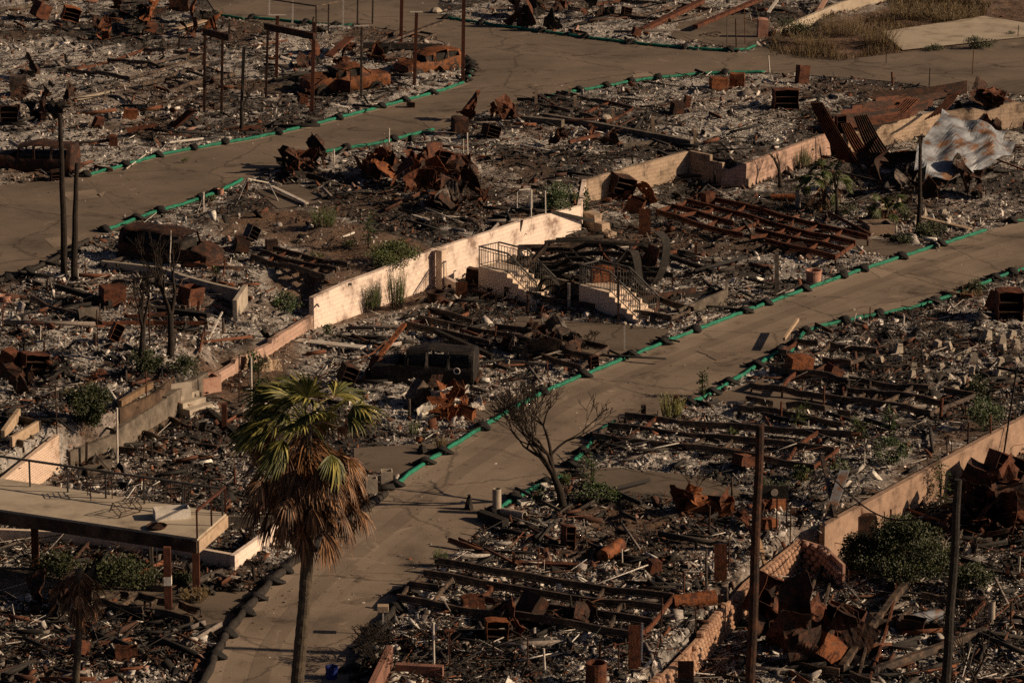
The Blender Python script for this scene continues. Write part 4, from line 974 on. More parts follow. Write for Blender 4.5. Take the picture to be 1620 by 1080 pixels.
def cube_planter(px, py, s, h, label, m_='concrete', yaw=.1):
    g = G(px, py); t = thing('cube_planter', label, 'planter', g); Rz = Matrix.Rotation(yaw, 3, 'Z'); b = MB(); e = s*.12
    for dx, dy, sx, sy in ((0,-s/2+e/2,s,e),(0,s/2-e/2,s,e),(-s/2+e/2,0,e,s-2*e),(s/2-e/2,0,e,s-2*e)): b.box(g+Rz @ Vector((dx, dy, h/2)), (sx, sy, h), Rz)
    b.build('sides', m_, t); MB().box(g+Rz @ Vector((0, 0, h*.4)), (s-2*e, s-2*e, h*.7), Rz).build('soil', 'char', t)
cube_planter(588,780,.44,.6,'left of two square concrete planters by the tube'); cube_planter(612,768,.44,.6,'right of two square concrete planters by the tube')
cube_planter(1390,368,1.3,.5,'wide brick planter box with a small palm in it','red_brick',R(12)); cube_planter(330,620,.8,.85,'pale square bin against the pink wall','pink_stone',.5)
cube_planter(152,757,.8,.45,'square concrete planter block behind the deck railing','concrete_dark',R(20))
g = G(525,1072); t = thing('blue_bucket', 'dark blue bucket on the road at the bottom', 'bucket', g); MB().lathe(g, [(0,0),(.17,0),(.21,.4),(.19,.4),(.15,.05),(0,.05)], 16).build('pail', 'blue', t); MB().tube([g+Vector((-.2,0,.38)), g+Vector((0,-.15,.3)), g+Vector((.2,0,.38))], .01, 5).build('handle', 'burnt_steel', t)

# ------------------------------------------------------------------ burnt chassis frames of the mobile homes
def chassis(px4, label, rails=3, crosses=7, h=.45, m_='burnt_steel', name='steel_chassis', bend=.06, miss=.25, rw=.12, rh=.24, drop=0.):
    g = [G(*q) for q in px4]; A, B, C, D = [Vector((q.x, q.y, q.z+h)) for q in g]      # A-B one rail, D-C the opposite one
    t = thing(name, label, 'steel frame', (A.x, A.y, g[0].z), 'burnt home chassis lying in the lots')
    ph = rnd.uniform(0, 9)
    def pt(u, v): 
        p = A.lerp(B, u).lerp(D.lerp(C, u), v); p.z += bend*1.1*math.sin(round(u*3)*2.1+ph+v*2)-drop*u*v; p.x += .06*math.sin(u*3+ph*2+v*4); p.y += .16*(abs((u*1.5+ph+v) % 1.-.5)*2-.5); p.z = max(p.z, A.z-h+.08); return p
    for r_ in range(rails):
        v = r_/(rails-1); b = MB(); k = 8
        for i in range(k):
            if 0 < i < k-1 and rnd.random() < .09:
                if b.v: b.build('rail', m_, t); b = MB()
                continue
            b.channel(pt(i/k, v), pt((i+1)/k+.001, v), rw, rh, .03)
        b.build('rail', m_, t)
    for c in range(crosses):
        u = c/(crosses-1)
        if 0 < c < crosses-1 and rnd.random() < miss: continue
        b = MB(); k = 4; du = rnd.uniform(-.045, .045); sag = rnd.uniform(0, .12); s0 = 0 if rnd.random() < .6 else .4
        for i in range(k):
            a_ = pt(min(1, max(0, u+du*math.sin(i))), max(s0, i/k)); c_ = pt(min(1, max(0, u+du*math.sin(i+1))), max(s0, (i+1)/k))
            a_.z -= sag*math.sin(math.pi*i/k); c_.z -= sag*math.sin(math.pi*(i+1)/k); b.beam(a_, c_, .07, rh*.7)
        b.build('cross_member', rnd.choice([m_, 'rust', m_]), t)
    for u in (0, .33, .66, 1):
        for v in (0, 1):
            q = pt(u, v); MB().beam((q.x, q.y, q.z-h-.1), (q.x, q.y, q.z-rh/2), .08, .08).build('support_stand', 'rust_dark', t)
for q, lab, r_, c_, h in [
 ([(690,905),(1068,962),(1010,1022),(630,962)],'large three rail chassis in the near bottom lot',4,8,.5),
 ([(990,672),(1345,702),(1290,750),(935,700)],'wide grid chassis in the lot behind the dark driveway',3,8,.45),
 ([(1262,552),(1385,566),(1345,588),(1232,570)],'small ladder chassis near the right kerb hose',2,6,.45),
 ([(1345,612),(1540,636),(1470,662),(1330,640)],'chassis lying below the field of pier blocks',3,7,.4),
 ([(1215,592),(1345,610),(1330,640),(1190,620)],'chassis piece under the rusted box at the right kerb',2,4,.35),
 ([(430,402),(552,428),(512,446),(398,414)],'ladder chassis half buried left of the dirt bank',3,6,.3),
 ([(1105,322),(1372,388),(1320,422),(1040,350)],'large rusty chassis behind the burnt timber post',4,8,.55),
 ([(800,470),(1060,515),(1100,498),(860,440)],'chassis remains between the two stair blocks',2,6,.4),
 ([(680,502),(960,562),(920,590),(640,520)],'chassis lying behind the black wagon',3,6,.4),
 ([(820,395),(1010,402),(1000,440),(790,440)],'buckled chassis against the pale wall',2,6,.8),
 ([(1300,912),(1420,925),(1380,1090),(1240,1060)],'chassis in the dark bottom right lot',2,7,.4),
 ([(1455,955),(1560,965),(1510,1010),(1420,1000)],'short chassis piece behind the black pole',2,3,.35),
 ([(105,118),(205,132),(320,95),(230,85)],'pale ash covered frame in the top left lot',3,5,.4),
 ([(225,140),(330,110),(370,122),(270,150)],'second thin frame in the top left lot',2,4,.35),
 ([(150,962),(300,992),(318,975),(190,948)],'chassis end in the bottom left lot by the driveway',2,5,.35),
 ([(-40,700),(40,715),(62,680),(-20,665)],'broken frame at the left edge behind the white block wall',2,3,.3),
 ([(50,480),(160,520),(330,515),(260,480)],'long charred frame below the burnt minivan',2,4,.25),
 ([(890,152),(1000,178),(960,196),(850,170)],'frame in the lot behind the foundation strip',2,4,.25),
 ([(1180,640),(1345,664),(1330,680),(1170,652)],'frame end behind the grid chassis',2,5,.35),
 ([(185,700),(340,735),(348,700),(270,670)],'charred floor frame below the pale concrete steps',3,5,.2),
 ([(560,90),(640,50),(690,62),(610,100)],'frame behind the open-doored car',2,3,.3),
 ([(900,20),(1060,40),(1130,20),(980,5)],'frame in the top middle lot',2,4,.3)]:
    far_ = q[0][1] < 160
    chassis(q, lab, r_, c_, h*.72, 'burnt_steel' if 'rusty' not in lab else 'rust', rw=.1, rh=.2 if far_ else .24)
# buckled loop of thin steel over the stairs lot
def ribbon(pts, w_, th, name, label, m_='char', cat='steel strip', z=None):
    b = MB(); n = len(pts); vs = []
    for i, p in enumerate(pts):
        p = Vector(p); d = (Vector(pts[min(i+1, n-1)])-Vector(pts[max(0, i-1)])).normalized()
        s = Vector((d.y, -d.x, 0)); s = Vector((.8, .6, 0)).normalized()*w_/2; u = d.cross(s).normalized()*th/2
        vs += [p-s-u, p+s-u, p+s+u, p-s+u]
    fs = [(4*i+k, 4*i+(k+1) % 4, 4*i+4+(k+1) % 4, 4*i+4+k) for i in range(n-1) for k in range(4)]+[(3,2,1,0), tuple(range(4*n-4, 4*n))]
    b.add(vs, fs); g = pts[0]
    return tag(b.build(name, m_, base=g), label, cat)
def sm(pts, it=3):
    pts = [Vector(p) for p in pts]
    for _ in range(it):
        q = [pts[0]]
        for a, c in zip(pts, pts[1:]): q += [a.lerp(c, .25), a.lerp(c, .75)]
        pts = q+[pts[-1]]
    return pts
g0 = P(960, 470, 0)
def lp(px, py): s = m_px(g0); return (g0.x+(px-960)*s, g0.y+(px-960)*.003, (472-py)*s/.96)
ribbon(sm([lp(962,430),lp(985,412),lp(996,398),lp(1005,402),lp(1012,440),lp(1022,455),lp(1040,450),lp(1052,420),lp(1055,385),lp(1040,372)]), .46, .05, 'bent_steel_strip', 'black steel strip bent into a tall loop over the right stair block')
ribbon(sm([lp(865,383),lp(905,382),lp(950,385),lp(1010,392),lp(1035,388)]), .3, .12, 'sagging_beam', 'long charred beam held up between the two stair blocks', 'char', 'beam')
ribbon([Vector(lp(845,410)), Vector(lp(868,384))], .3, .1, 'steel_prop', 'slanting grey prop at left end of the charred beam', 'burnt_steel')
for x, yb, yt in ((900,425,390),(948,432,392),(975,436,394)):
    post('steel_post', near('thin bent grey prop under the charred beam', x, yb), 'post', x, yb, yt, .07, 'burnt_steel', x+4)

# ------------------------------------------------------------------ crumpled sheets, boxes
def sheet_metal(c, L, W_, yaw, pitch, roll, folds, m_, name, label, cat='sheet metal', group=None, ridges=0, amt=1., nx=14, ny=9, parent=None, lift=0., solid=.018, seed=None):
    r_ = random.Random(seed if seed is not None else rnd.random()); c = Vector(c)
    pts = [[Vector(((i/nx-.5)*L, (j/ny-.5)*W_, (.03*(1 if i % 2 else -1) if ridges == 2 else 0)+(.035*(1 if j % 2 else -1) if ridges == 1 else 0))) for i in range(nx+1)] for j in range(ny+1)]
    for _ in range(folds):
        o = Vector((r_.uniform(-.4, .4)*L, r_.uniform(-.4, .4)*W_, 0)); a = r_.uniform(0, math.pi); d = Vector((math.cos(a), math.sin(a), 0)); nn = Vector((-d.y, d.x, 0))
        Rm = Matrix.Rotation(r_.uniform(.3, 1.3)*r_.choice((-1, 1))*amt, 3, d)
        for row in pts:
            for i, p in enumerate(row):
                s = (p-o).dot(nn)
                if s > 0: row[i] = o+Rm @ (p-o)
    Rz = Matrix.Rotation(yaw, 3, 'Z') @ Matrix.Rotation(pitch, 3, 'Y') @ Matrix.Rotation(roll, 3, 'X')
    vs = [Rz @ (p+Vector([r_.uniform(-1, 1)*.02*amt for _ in range(3)])) for row in pts for p in row]
    mz = min(v.z for v in vs); vs = [v+c+Vector((0, 0, -mz-.05+lift)) for v in vs]; k = nx+1
    b = MB(); b.add(vs, [(j*k+i, j*k+i+1, (j+1)*k+i+1, (j+1)*k+i) for j in range(ny) for i in range(nx) if r_.random() > .012])
    o = b.build(name, m_, parent, base=c, solid=solid)
    return o if parent is not None else tag(o, label, cat, group)
def rusty_box(px, py, w_, d, h, yaw, label, m_='rust', pitch=0., roll=0., open_=1, name='metal_cabinet', cat='appliance', jit=.03, lift=0.):
    g = G(px, py); g.z = gz(g) if abs(gz(g)-g.z) < .8 else g.z
    Rz = Matrix.Rotation(yaw, 3, 'Z') @ Matrix.Rotation(pitch, 3, 'Y') @ Matrix.Rotation(roll, 3, 'X')
    n = 4; t = thing(name, label, cat, g, 'burnt appliances and cabinets'); ph = rnd.uniform(0, 9)
    faces = {'front':(0,-1),'back':(0,1),'left':(-1,0),'right':(1,0)}; b = MB()
    def dent(v):
        k = .05*math.sin(v.x*5+ph)*math.cos(v.z*6+ph*2)+.04*math.sin(v.z*9+ph)
        return Vector((v.x*(1+k), v.y*(1-k), v.z+.03*math.sin(v.x*6+ph)))
    corners = []
    def q(v): return Rz @ dent(v)
    allv = [q(Vector((sx*w_/2, sy*d/2, z))) for sx in (-1, 1) for sy in (-1, 1) for z in (0, h)]
    dz = -min(v.z for v in allv)-.04+lift
    def grid(f):
        vs = [q(f(i/n, j/n))+g+Vector((0, 0, dz)) for j in range(n+1) for i in range(n+1)]
        b.add(vs, [(j*(n+1)+i, j*(n+1)+i+1, (j+1)*(n+1)+i+1, (j+1)*(n+1)+i) for j in range(n) for i in range(n)])
    if open_ != 1: grid(lambda u, v: Vector(((u-.5)*w_, -d/2, v*h)))
    grid(lambda u, v: Vector(((u-.5)*w_, d/2, v*h)))
    grid(lambda u, v: Vector((-w_/2, (u-.5)*d, v*h)))
    if open_ != 2: grid(lambda u, v: Vector((w_/2, (u-.5)*d, v*h)))
    if open_ != 3: grid(lambda u, v: Vector(((u-.5)*w_, (v-.5)*d, h)))
    grid(lambda u, v: Vector(((u-.5)*w_, (v-.5)*d, 0)))
    b.build('cabinet', m_, t, solid=.02)
    p = MB(); 
    for z in (.33, .66): 
        c = [q(Vector((sx*w_*.46, sy*d*.46, z*h)))+g+Vector((0, 0, dz)) for sx, sy in ((-1,-1),(1,-1),(1,1),(-1,1))]
        p.add(c, [(0,1,2,3)])
    p.build('shelf', 'rust_dark', t, solid=.015)
    return t
g = P(1030,440,0); sheet_metal((g.x, g.y, 0), 1.7, 1.0, .3, -1.35, .1, 3, 'rust', 'curved_panel', 'tall curved rusty panel standing inside the bent black loop', nx=10, ny=6, amt=.5)
rusty_box(952,482,.95,.6,.75,.2,'rusty panelled box behind the railing of the right stair block','rust_bright',0,0,0,lift=.95)
BOX = [ # px, py, w, d, h, yaw, material, pitch, open, words
 (1137,142,.95,.6,.75,.2,'rust_bright',0,0,'orange rusted cabinet, left of a pair'),(1166,139,.8,.6,.85,-.1,'rust_bright',0,0,'pale rusted cabinet, right of a pair'),
 (1242,178,1.3,.8,1.05,.15,'rust',0,1,'dark square open rusted cabinet'),(1268,132,.6,.6,1.0,.3,'rust',.15,0,'burnt doghouse-shaped box on a red stump'),
 (727,212,.75,.7,.8,.3,'rust_dark',0,0,'square rusty box at the end of a foundation'),(775,222,.8,.6,.6,.6,'rust_dark',.3,1,'tipped rusty box right of the square one'),
 (178,485,.95,.8,.8,.4,'rust',0,0,'rusty cabinet with a block on top'),(300,480,.9,.7,.75,.9,'rust',.15,3,'open rusty cabinet near the low wall'),
 (178,545,.4,.5,.7,.3,'rust_bright',.5,1,'narrow leaning rusty box'),(53,598,1.0,.8,.9,.5,'rust',.12,1,'tall rusty cabinet turned away'),(10,596,.6,.6,.9,-.4,'rust',.3,0,'leaning rusty panel box at the left edge'),
 (757,447,1.05,.45,.75,-.25,'rust_dark',0,0,'dark steel cabinet on legs before the left stair block'),(978,318,1.1,.9,.9,.5,'rust_dark',.3,1,'large crushed washer drum cabinet'),
 (1002,340,.8,.6,.7,-.3,'rust',.3,3,'orange crushed cabinet'),(1120,328,.5,.6,.85,.4,'rust',0,0,'upright narrow rusty cabinet'),(1255,400,1.0,.6,.5,.2,'rust_dark',0,0,'flat rusty box on the chassis'),
 (1262,592,.95,.8,.85,.3,'rust_bright',.1,0,'yellowish rusted oven body'),(1315,598,.6,.5,.5,.5,'rust',.4,3,'tipped open rusty box'),(1595,512,1.1,.9,1.3,.1,'rust',0,1,'large dark rusted cabinet with torn side'),(1572,505,.9,.5,.8,.8,'rust_bright',.4,0,'orange torn cabinet door box'),
 (748,968,.75,.5,.5,.2,'rust',0,3,'rusty drawer box on the chassis'),(786,1012,.7,.6,.75,.15,'rust_bright',0,1,'orange rusted cube cabinet'),(830,985,.5,.9,.9,.6,'rust_dark',.6,3,'ribbed panel box leaning'),
 (898,865,.35,.5,.75,.4,'rust',.1,1,'narrow rusty duct box'),(1032,908,.4,.4,.45,.4,'rust',.2,0,'small rusty box'),(1205,990,1.4,.7,1.4,.5,'rust',.5,1,'huge fallen rusty cabinet'),(1330,1010,1.3,.8,.9,-.3,'rust',.2,3,'long rusty cabinet on its side'),
 (1300,1060,1.0,.5,.8,.5,'rust_bright',.7,0,'orange toppled panel box'),(1222,985,.7,.4,.8,.3,'rust',.3,0,'rusty leaning box'),(1398,992,1.0,.7,.35,.2,'burnt_steel',.2,3,'dark drawer frame box'),
 (1445,1002,.8,.5,.5,-.3,'rust_dark',0,3,'small open frame box'),(200,1042,.7,.5,.45,.1,'rust',0,3,'rusty open box'),(125,1040,.5,.4,.45,.6,'rust',.3,0,'small rusty cube'),(60,32,.9,.8,.9,.7,'rust',.5,0,'toppled orange cabinet'),
 (110,40,1.0,.7,.8,.3,'rust_bright',.3,1,'rusty open cabinet'),(30,150,.9,.8,1.1,.05,'burnt_steel',0,0,'grey scorched cabinet'),(15,200,.9,.6,.9,.2,'rust_dark',0,1,'dark cabinet'),(152,205,.45,.4,.6,.5,'rust',.4,0,'small tilted rusty box'),
 (205,192,.7,.5,.5,.1,'rust_bright',.2,0,'orange rusty drum-like box'),(180,235,.4,.4,.5,.1,'rust',0,0,'thin rusty box'),(60,192,.6,.5,.55,-.5,'rust',.3,1,'dark tipped cabinet'),(284,18,1.2,.9,1.0,0,'rust_dark',0,0,'dark cabinet at the top edge'),
 (235,55,.7,.5,.6,.4,'rust',.4,3,'rusty tipped box'),(170,60,.5,.6,.6,.2,'burnt_steel',0,0,'grey box'),(990,30,.5,.5,.5,.4,'rust',.2,1,'small rusty box'),(830,40,.8,.6,.8,.4,'rust_dark',.1,1,'rusty crushed box'),(870,45,.7,.6,.6,.9,'rust_dark',.3,0,'dark crushed box'),
 (1206,58,.6,.5,1.1,.1,'terracotta',0,0,'red upright cabinet by the corner post'),(1005,62,.5,.3,.45,.5,'rust',.3,0,'small orange box'),(650,170,.4,.3,.3,.2,'rust_dark',0,1,'tiny box'),(395,390,.5,.5,.6,.6,'burnt_steel',.5,1,'tipped grey cabinet right of the minivan'),
 (380,400,.6,.6,.6,.3,'rust_dark',.2,3,'dark box beside the hood of the minivan'),(430,398,.5,.5,.5,.2,'rust_dark',0,0,'low rusty box'),(545,612,.6,.6,.7,.4,'rust_dark',.4,1,'rusty cabinet left of the wagon'),(600,600,1.0,.4,.5,.9,'rust',.5,0,'rusty fender like box'),
 (655,640,.8,.5,.9,.6,'burnt_steel',.7,0,'grey perforated panel box leaning'),(690,652,.9,.5,.5,.2,'rust_bright',.2,3,'orange torn box'),(735,660,.8,.5,.4,-.3,'rust_bright',.1,3,'orange scrap box by the hose'),(860,555,.7,.5,.6,.4,'rust_dark',.4,1,'crushed rusty box'),
 (940,580,.35,.3,.5,.3,'rust',0,1,'small upright rusty box'),(1120,812,1.8,.8,.5,.05,'rust_bright',.05,3,'long low rusty trough'),(1225,805,.6,.5,.5,.4,'rust_bright',.2,0,'orange block'),(1180,745,.9,.7,.4,.5,'rust',.3,3,'rusty curved hood'),
 (1580,700+80,1.3,1.0,1.2,.3,'rust',.4,1,'large dark crushed cabinet beside the pole'),(1615,825,1.0,.8,1.4,.6,'rust_bright',.3,0,'orange brown cabinet at the right edge'),(1540,780,1.2,.9,.9,-.3,'rust_dark',.4,0,'dark crumpled cabinet on the heap'),
 (1440,838,.4,.4,.5,.4,'rust_dark',.1,1,'small dark box before the block wall'),(1368,858,.8,.3,1.1,.1,'rust_dark',0,0,'dark double locker in the big bush'),(165,745,.5,.5,.4,.3,'concrete_dark',0,3,'grey masonry box'),
 (700,240+30,.8,.6,.8,.2,'rust',.3,1,'rusty cabinet in the rust heap'),(1390,345,.9,.6,.35,.2,'rust_dark',.1,3,'dark low box'),(1215,835,.5,.4,.4,.5,'rust_bright',.2,0,'orange small cube'),(1330,225,.5,.5,.9,.2,'rust',0,1,'standing rusty frame box'),
 (478,165,.5,.5,.4,.3,'rust',.2,3,'rusty box in front of the open-doored car'),(90,285,.6,.5,.5,.3,'rust_dark',0,1,'dark box behind the burnt trunks'),(1070,180,.6,.5,.6,.4,'rust_dark',.1,0,'dark box in the ash'),(1085,175,.3,.4,.6,.2,'rust',.2,0,'thin rusty plate box')]
for x, y, w2, d2, h2, yw, m_, pt_, op, wd in BOX:
    rusty_box(x, y, w2, d2, h2, yw, near(wd, x, y), m_, pt_, rnd.uniform(-.15, .15), op)
# crumpled sheets
def heap(lst, cx, cy, rx, ry, n, size, top, desc, mats=('rust','rust_dark','rust','rust_bright','rust_dark','burnt_steel'), grp=None):
    its = []
    n = int(n*.93)
    for i in range(n):
        a = rnd.uniform(0, 2*math.pi); r_ = rnd.random()**.6; its.append((cx+rx*r_*math.cos(a), cy+ry*r_*math.sin(a), r_))
    its.sort()
    for i, (x, y, r_) in enumerate(its):
        g = G(x, y); s = size*rnd.uniform(.45, 1.1)
        sheet_metal((g.x, g.y, g.z), s*1.3, s*.8, rnd.uniform(0, 6.3), rnd.uniform(-1.2, 1.2), rnd.uniform(-1.2, 1.2), rnd.randint(5, 8), rnd.choice(mats),
            'crumpled_sheet', '%s, %s from the left' % (desc, ordw(i)), 'sheet metal', grp or 'crumpled sheets of burnt cladding', lift=top*(1-r_)*rnd.uniform(.2, 1), amt=.85, nx=14, ny=9)
heap(0, 660,282,92,30,36,1.25,.7,'crumpled rusty sheet in the big heap above the pale wall')
heap(0, 725,320,50,18,12,1.3,.5,'crumpled orange sheet at the right foot of the big heap')
heap(0, 480,275,60,20,12,1.1,.3,'dark crumpled sheet left of the big heap', ('rust_dark','rust','char'))
heap(0, 1585,828,42,30,20,1.6,.7,'crumpled brown sheet in the heap at the right edge', ('rust_dark','rust','rust_dark'))
heap(0, 1270,1030,90,35,14,1.5,.6,'rusty sheet in the bottom right lot', ('rust','rust_dark'))
heap(0, 1150,815,80,14,10,1.1,.3,'orange crumpled sheet behind the rounded wall', ('rust_bright','rust'))
heap(0, 690,640,65,24,16,.9,.3,'torn sheet in the scrap before the black wagon', ('rust_bright','rust','rust_dark','white_metal'))
heap(0, 870,555,70,22,16,1.0,.4,'burnt sheet in the scrap right of the black wagon', ('rust','rust_dark','burnt_steel'))
heap(0, 1000,320,28,12,8,1.0,.4,'rust sheet by the crushed washer near the tan wall')
heap(0, 230,45,130,22,22,1.3,.6,'sheet in the top left wreckage', ('rust_dark','rust','char','rust_bright'))
heap(0, 60,160,60,40,12,1.1,.4,'dark sheet at the left edge of the top lot', ('rust_dark','char'))
heap(0, 880,30,90,22,20,1.2,.5,'sheet in the top middle wreckage', ('rust_dark','rust','char'))
heap(0, 780,190,45,10,8,1.2,.3,'brown sheet by the foundation end near the junction', ('rust','rust_dark'))
heap(0, 920,225,50,14,10,1.0,.3,'sheet in the lot above the tan block wall', ('rust_dark','rust','white_metal'))
heap(0, 540,100,90,20,14,1.0,.3,'sheet among the carport wreckage near the open-doored car', ('rust_dark','rust','char'))
heap(0, 1560,185,50,12,12,1.2,.5,'dark rust sheet behind the grey roof sheet', ('rust_dark','rust'))
heap(0, 1480,300,90,30,16,1.4,.4,'dark wreckage sheet below the grey roof sheet', ('char','rust_dark','burnt_steel'))
heap(0, 90,610,80,30,12,1.0,.3,'burnt sheet in the lot left of the round bush', ('rust_dark','rust','char'))
heap(0, 860,985,80,25,10,.9,.2,'rust sheet on the near chassis', ('rust','rust_dark'))
heap(0, 90,960,60,25,10,1.0,.4,'dark sheet in the bottom left corner lot', ('rust_dark','char'))
heap(0, 1500,870,60,20,6,.8,.2,'brown sheet behind the black pole', ('rust_dark','concrete_dark'))
heap(0, 420,600,40,12,5,.9,.2,'pale board in rubble behind the fan palm', ('white_metal','pale_wood'))
# corrugated sheets and the big grey one
for (x, y, L, W_, yw, pt_, lift, lab) in [
  (1392,248,3.0,1.1,R(-5),.05,.1,'ribbed rust sheet lying flat under the tilted ones'),
 
 (1430,208,2.2,.9,R(60),.25,.4,'short ribbed sheet sliding off the tan wall'),
 (225,215,1.6,1.0,R(12),.15,.3,'ribbed rust grate left of the kerb hose at top left'),(290,205,1.5,.9,R(30),.6,.2,'upright ribbed rust grate near the carport posts'),(385,207,1.8,.6,R(6),.05,.05,'flat stack of rust slats by the far kerb'),
 (545,250,.1,.1,0,0,0,None)]:
    if lab is None: continue
    g = G(x, y); sheet_metal(g, L, W_, yw, -pt_, rnd.uniform(-.1, .1), 1, 'rust' if 'dark' not in lab else 'rust_dark', 'ribbed_sheet', lab, 'sheet metal', 'ribbed rust sheets', ridges=1, amt=.12, nx=10, ny=12, lift=lift)
g = G(1515, 282)
def tri(x): x = x % 1.; return 2*abs(x-.5)
def roofsheet():
    nx, ny = 30, 22; vs = []
    c4 = [P(1436,300,.3), P(1560,282,.3), P(1618,236,1.0), P(1486,186,2.4)]
    for j in range(ny+1):
        for i in range(nx+1):
            u, v = i/nx, j/ny; p = c4[0].lerp(c4[1], u).lerp(c4[3].lerp(c4[2], u), v)
            p.z += .45*tri(u*.9+v*.35+.1)*v+.16*tri(v*1.3+u*.5)+.05*tri(u*4.3+v*1.1)+.05*vnoise(u*20, v*20)+.22*tri(u*2.3+v*1.6+.3)+.12*tri(u*3.1-v*2.7); p.x += .5*tri(v*1.1+u*.4)-.25; p.y += .25*tri(u*1.2)
            vs.append(p)
    k = nx+1; b = MB(); b.add(vs, [(j*k+i, j*k+i+1, (j+1)*k+i+1, (j+1)*k+i) for j in range(ny) for i in range(nx) if not (15 < i < 20 and 3 < j < 8-abs(i-17)) and not (i < 5 and j < 4) and not (i > 24 and j > 18)])
    tag(b.build('roof_sheet', 'grey_metal', base=P(1515,282,0), solid=.03), 'large crumpled pale grey roof sheet with rust stains draped at far right', 'roof sheet')
def at_depth(px, py, Y):
    q = Vector((0, Y, 0)); z = rowz(q, py); return Vector((colx(q, px, z), Y, z))
def ribbed(a, c, wv, lab, m_='rust', n=10):
    b = MB(); wv = Vector(wv); up = (c-a).cross(wv).normalized()*(.035 if wv.length < 1.3 else .075); k = 6; vs = []
    for i in range(k+1):
        for j in range(2*n+1): vs.append(a.lerp(c, i/k)+wv*(j/(2*n)*(1-.35*i/k))+up*(1 if j % 2 else -1)+Vector((0, 0, -.12*math.sin(math.pi*i/k))))
    q = 2*n+1; b.add(vs, [(i*q+j, i*q+j+1, (i+1)*q+j+1, (i+1)*q+j) for i in range(k) for j in range(2*n)])
    tag(b.build('ribbed_sheet', m_, base=a, solid=.015), lab, 'sheet metal', 'ribbed rust sheets')
_y = P(1350,268,0).y
ribbed(P(1332,262,.15), at_depth(1282,163,_y+.2), (.95,-.1,.1), 'long ribbed rust sheet standing tilted like a plank, left of the stack', 'rust', 7)
ribbed(P(1358,250,.2), at_depth(1330,196,_y+1.8), (.75,.1,.1), 'second tilted ribbed rust sheet right of the long leaning one', 'rust', 5)
ribbed(P(1376,248,.2), at_depth(1350,184,_y+2.2), (1.1,.2,.1), 'dark third ribbed sheet standing behind the leaning ones', 'rust_dark', 7)
ribbed(P(1318,258,.1), at_depth(1312,222,_y+.6), (.8,-.1,0), 'short dark ribbed piece leaning on the pinkish wall', 'rust_dark', 5)
for i_, (xa, ya, xb, yb, zz, m_) in enumerate([(1306,204,1452,180,.3,'rust'),(1318,196,1468,172,.42,'rust_dark'),(1330,188,1476,166,.5,'rust'),(1348,181,1440,162,.55,'rust'),(1365,176,1498,152,.6,'rust_dark'),(1385,168,1460,150,.5,'rust')]):
    ribbed(P(xa, ya, UZ+zz), P(xb, yb, UZ+zz+.15), (.1,.95,.32), 'ribbed rust plank in the long stack on the wall top, %s from the front' % ordw(i_), m_, 5)
ribbed(P(1380,172,UZ+.3), P(1530,146,UZ+.8), (.2,1.9,.6), 'rear ribbed rust sheet lying towards the upper road', 'rust_dark', 6)
ribbed(P(1462,190,UZ+.2), P(1500,152,UZ+1.0), (1.1,.3,.4), 'short steep ribbed rust sheet over the wall end', 'rust', 7)
ribbed(P(1300,205,UZ+.2), P(1440,186,UZ+.5), (.1,.9,.3), 'narrow front ribbed rust sheet along the wall top', 'rust', 5)
ribbed(P(1340,262,.2), P(1470,250,.5), (.2,1.6,.35), 'dark ribbed sheet lying flat between the leaning sheets and roof sheet', 'rust_dark', 9)
roofsheet()
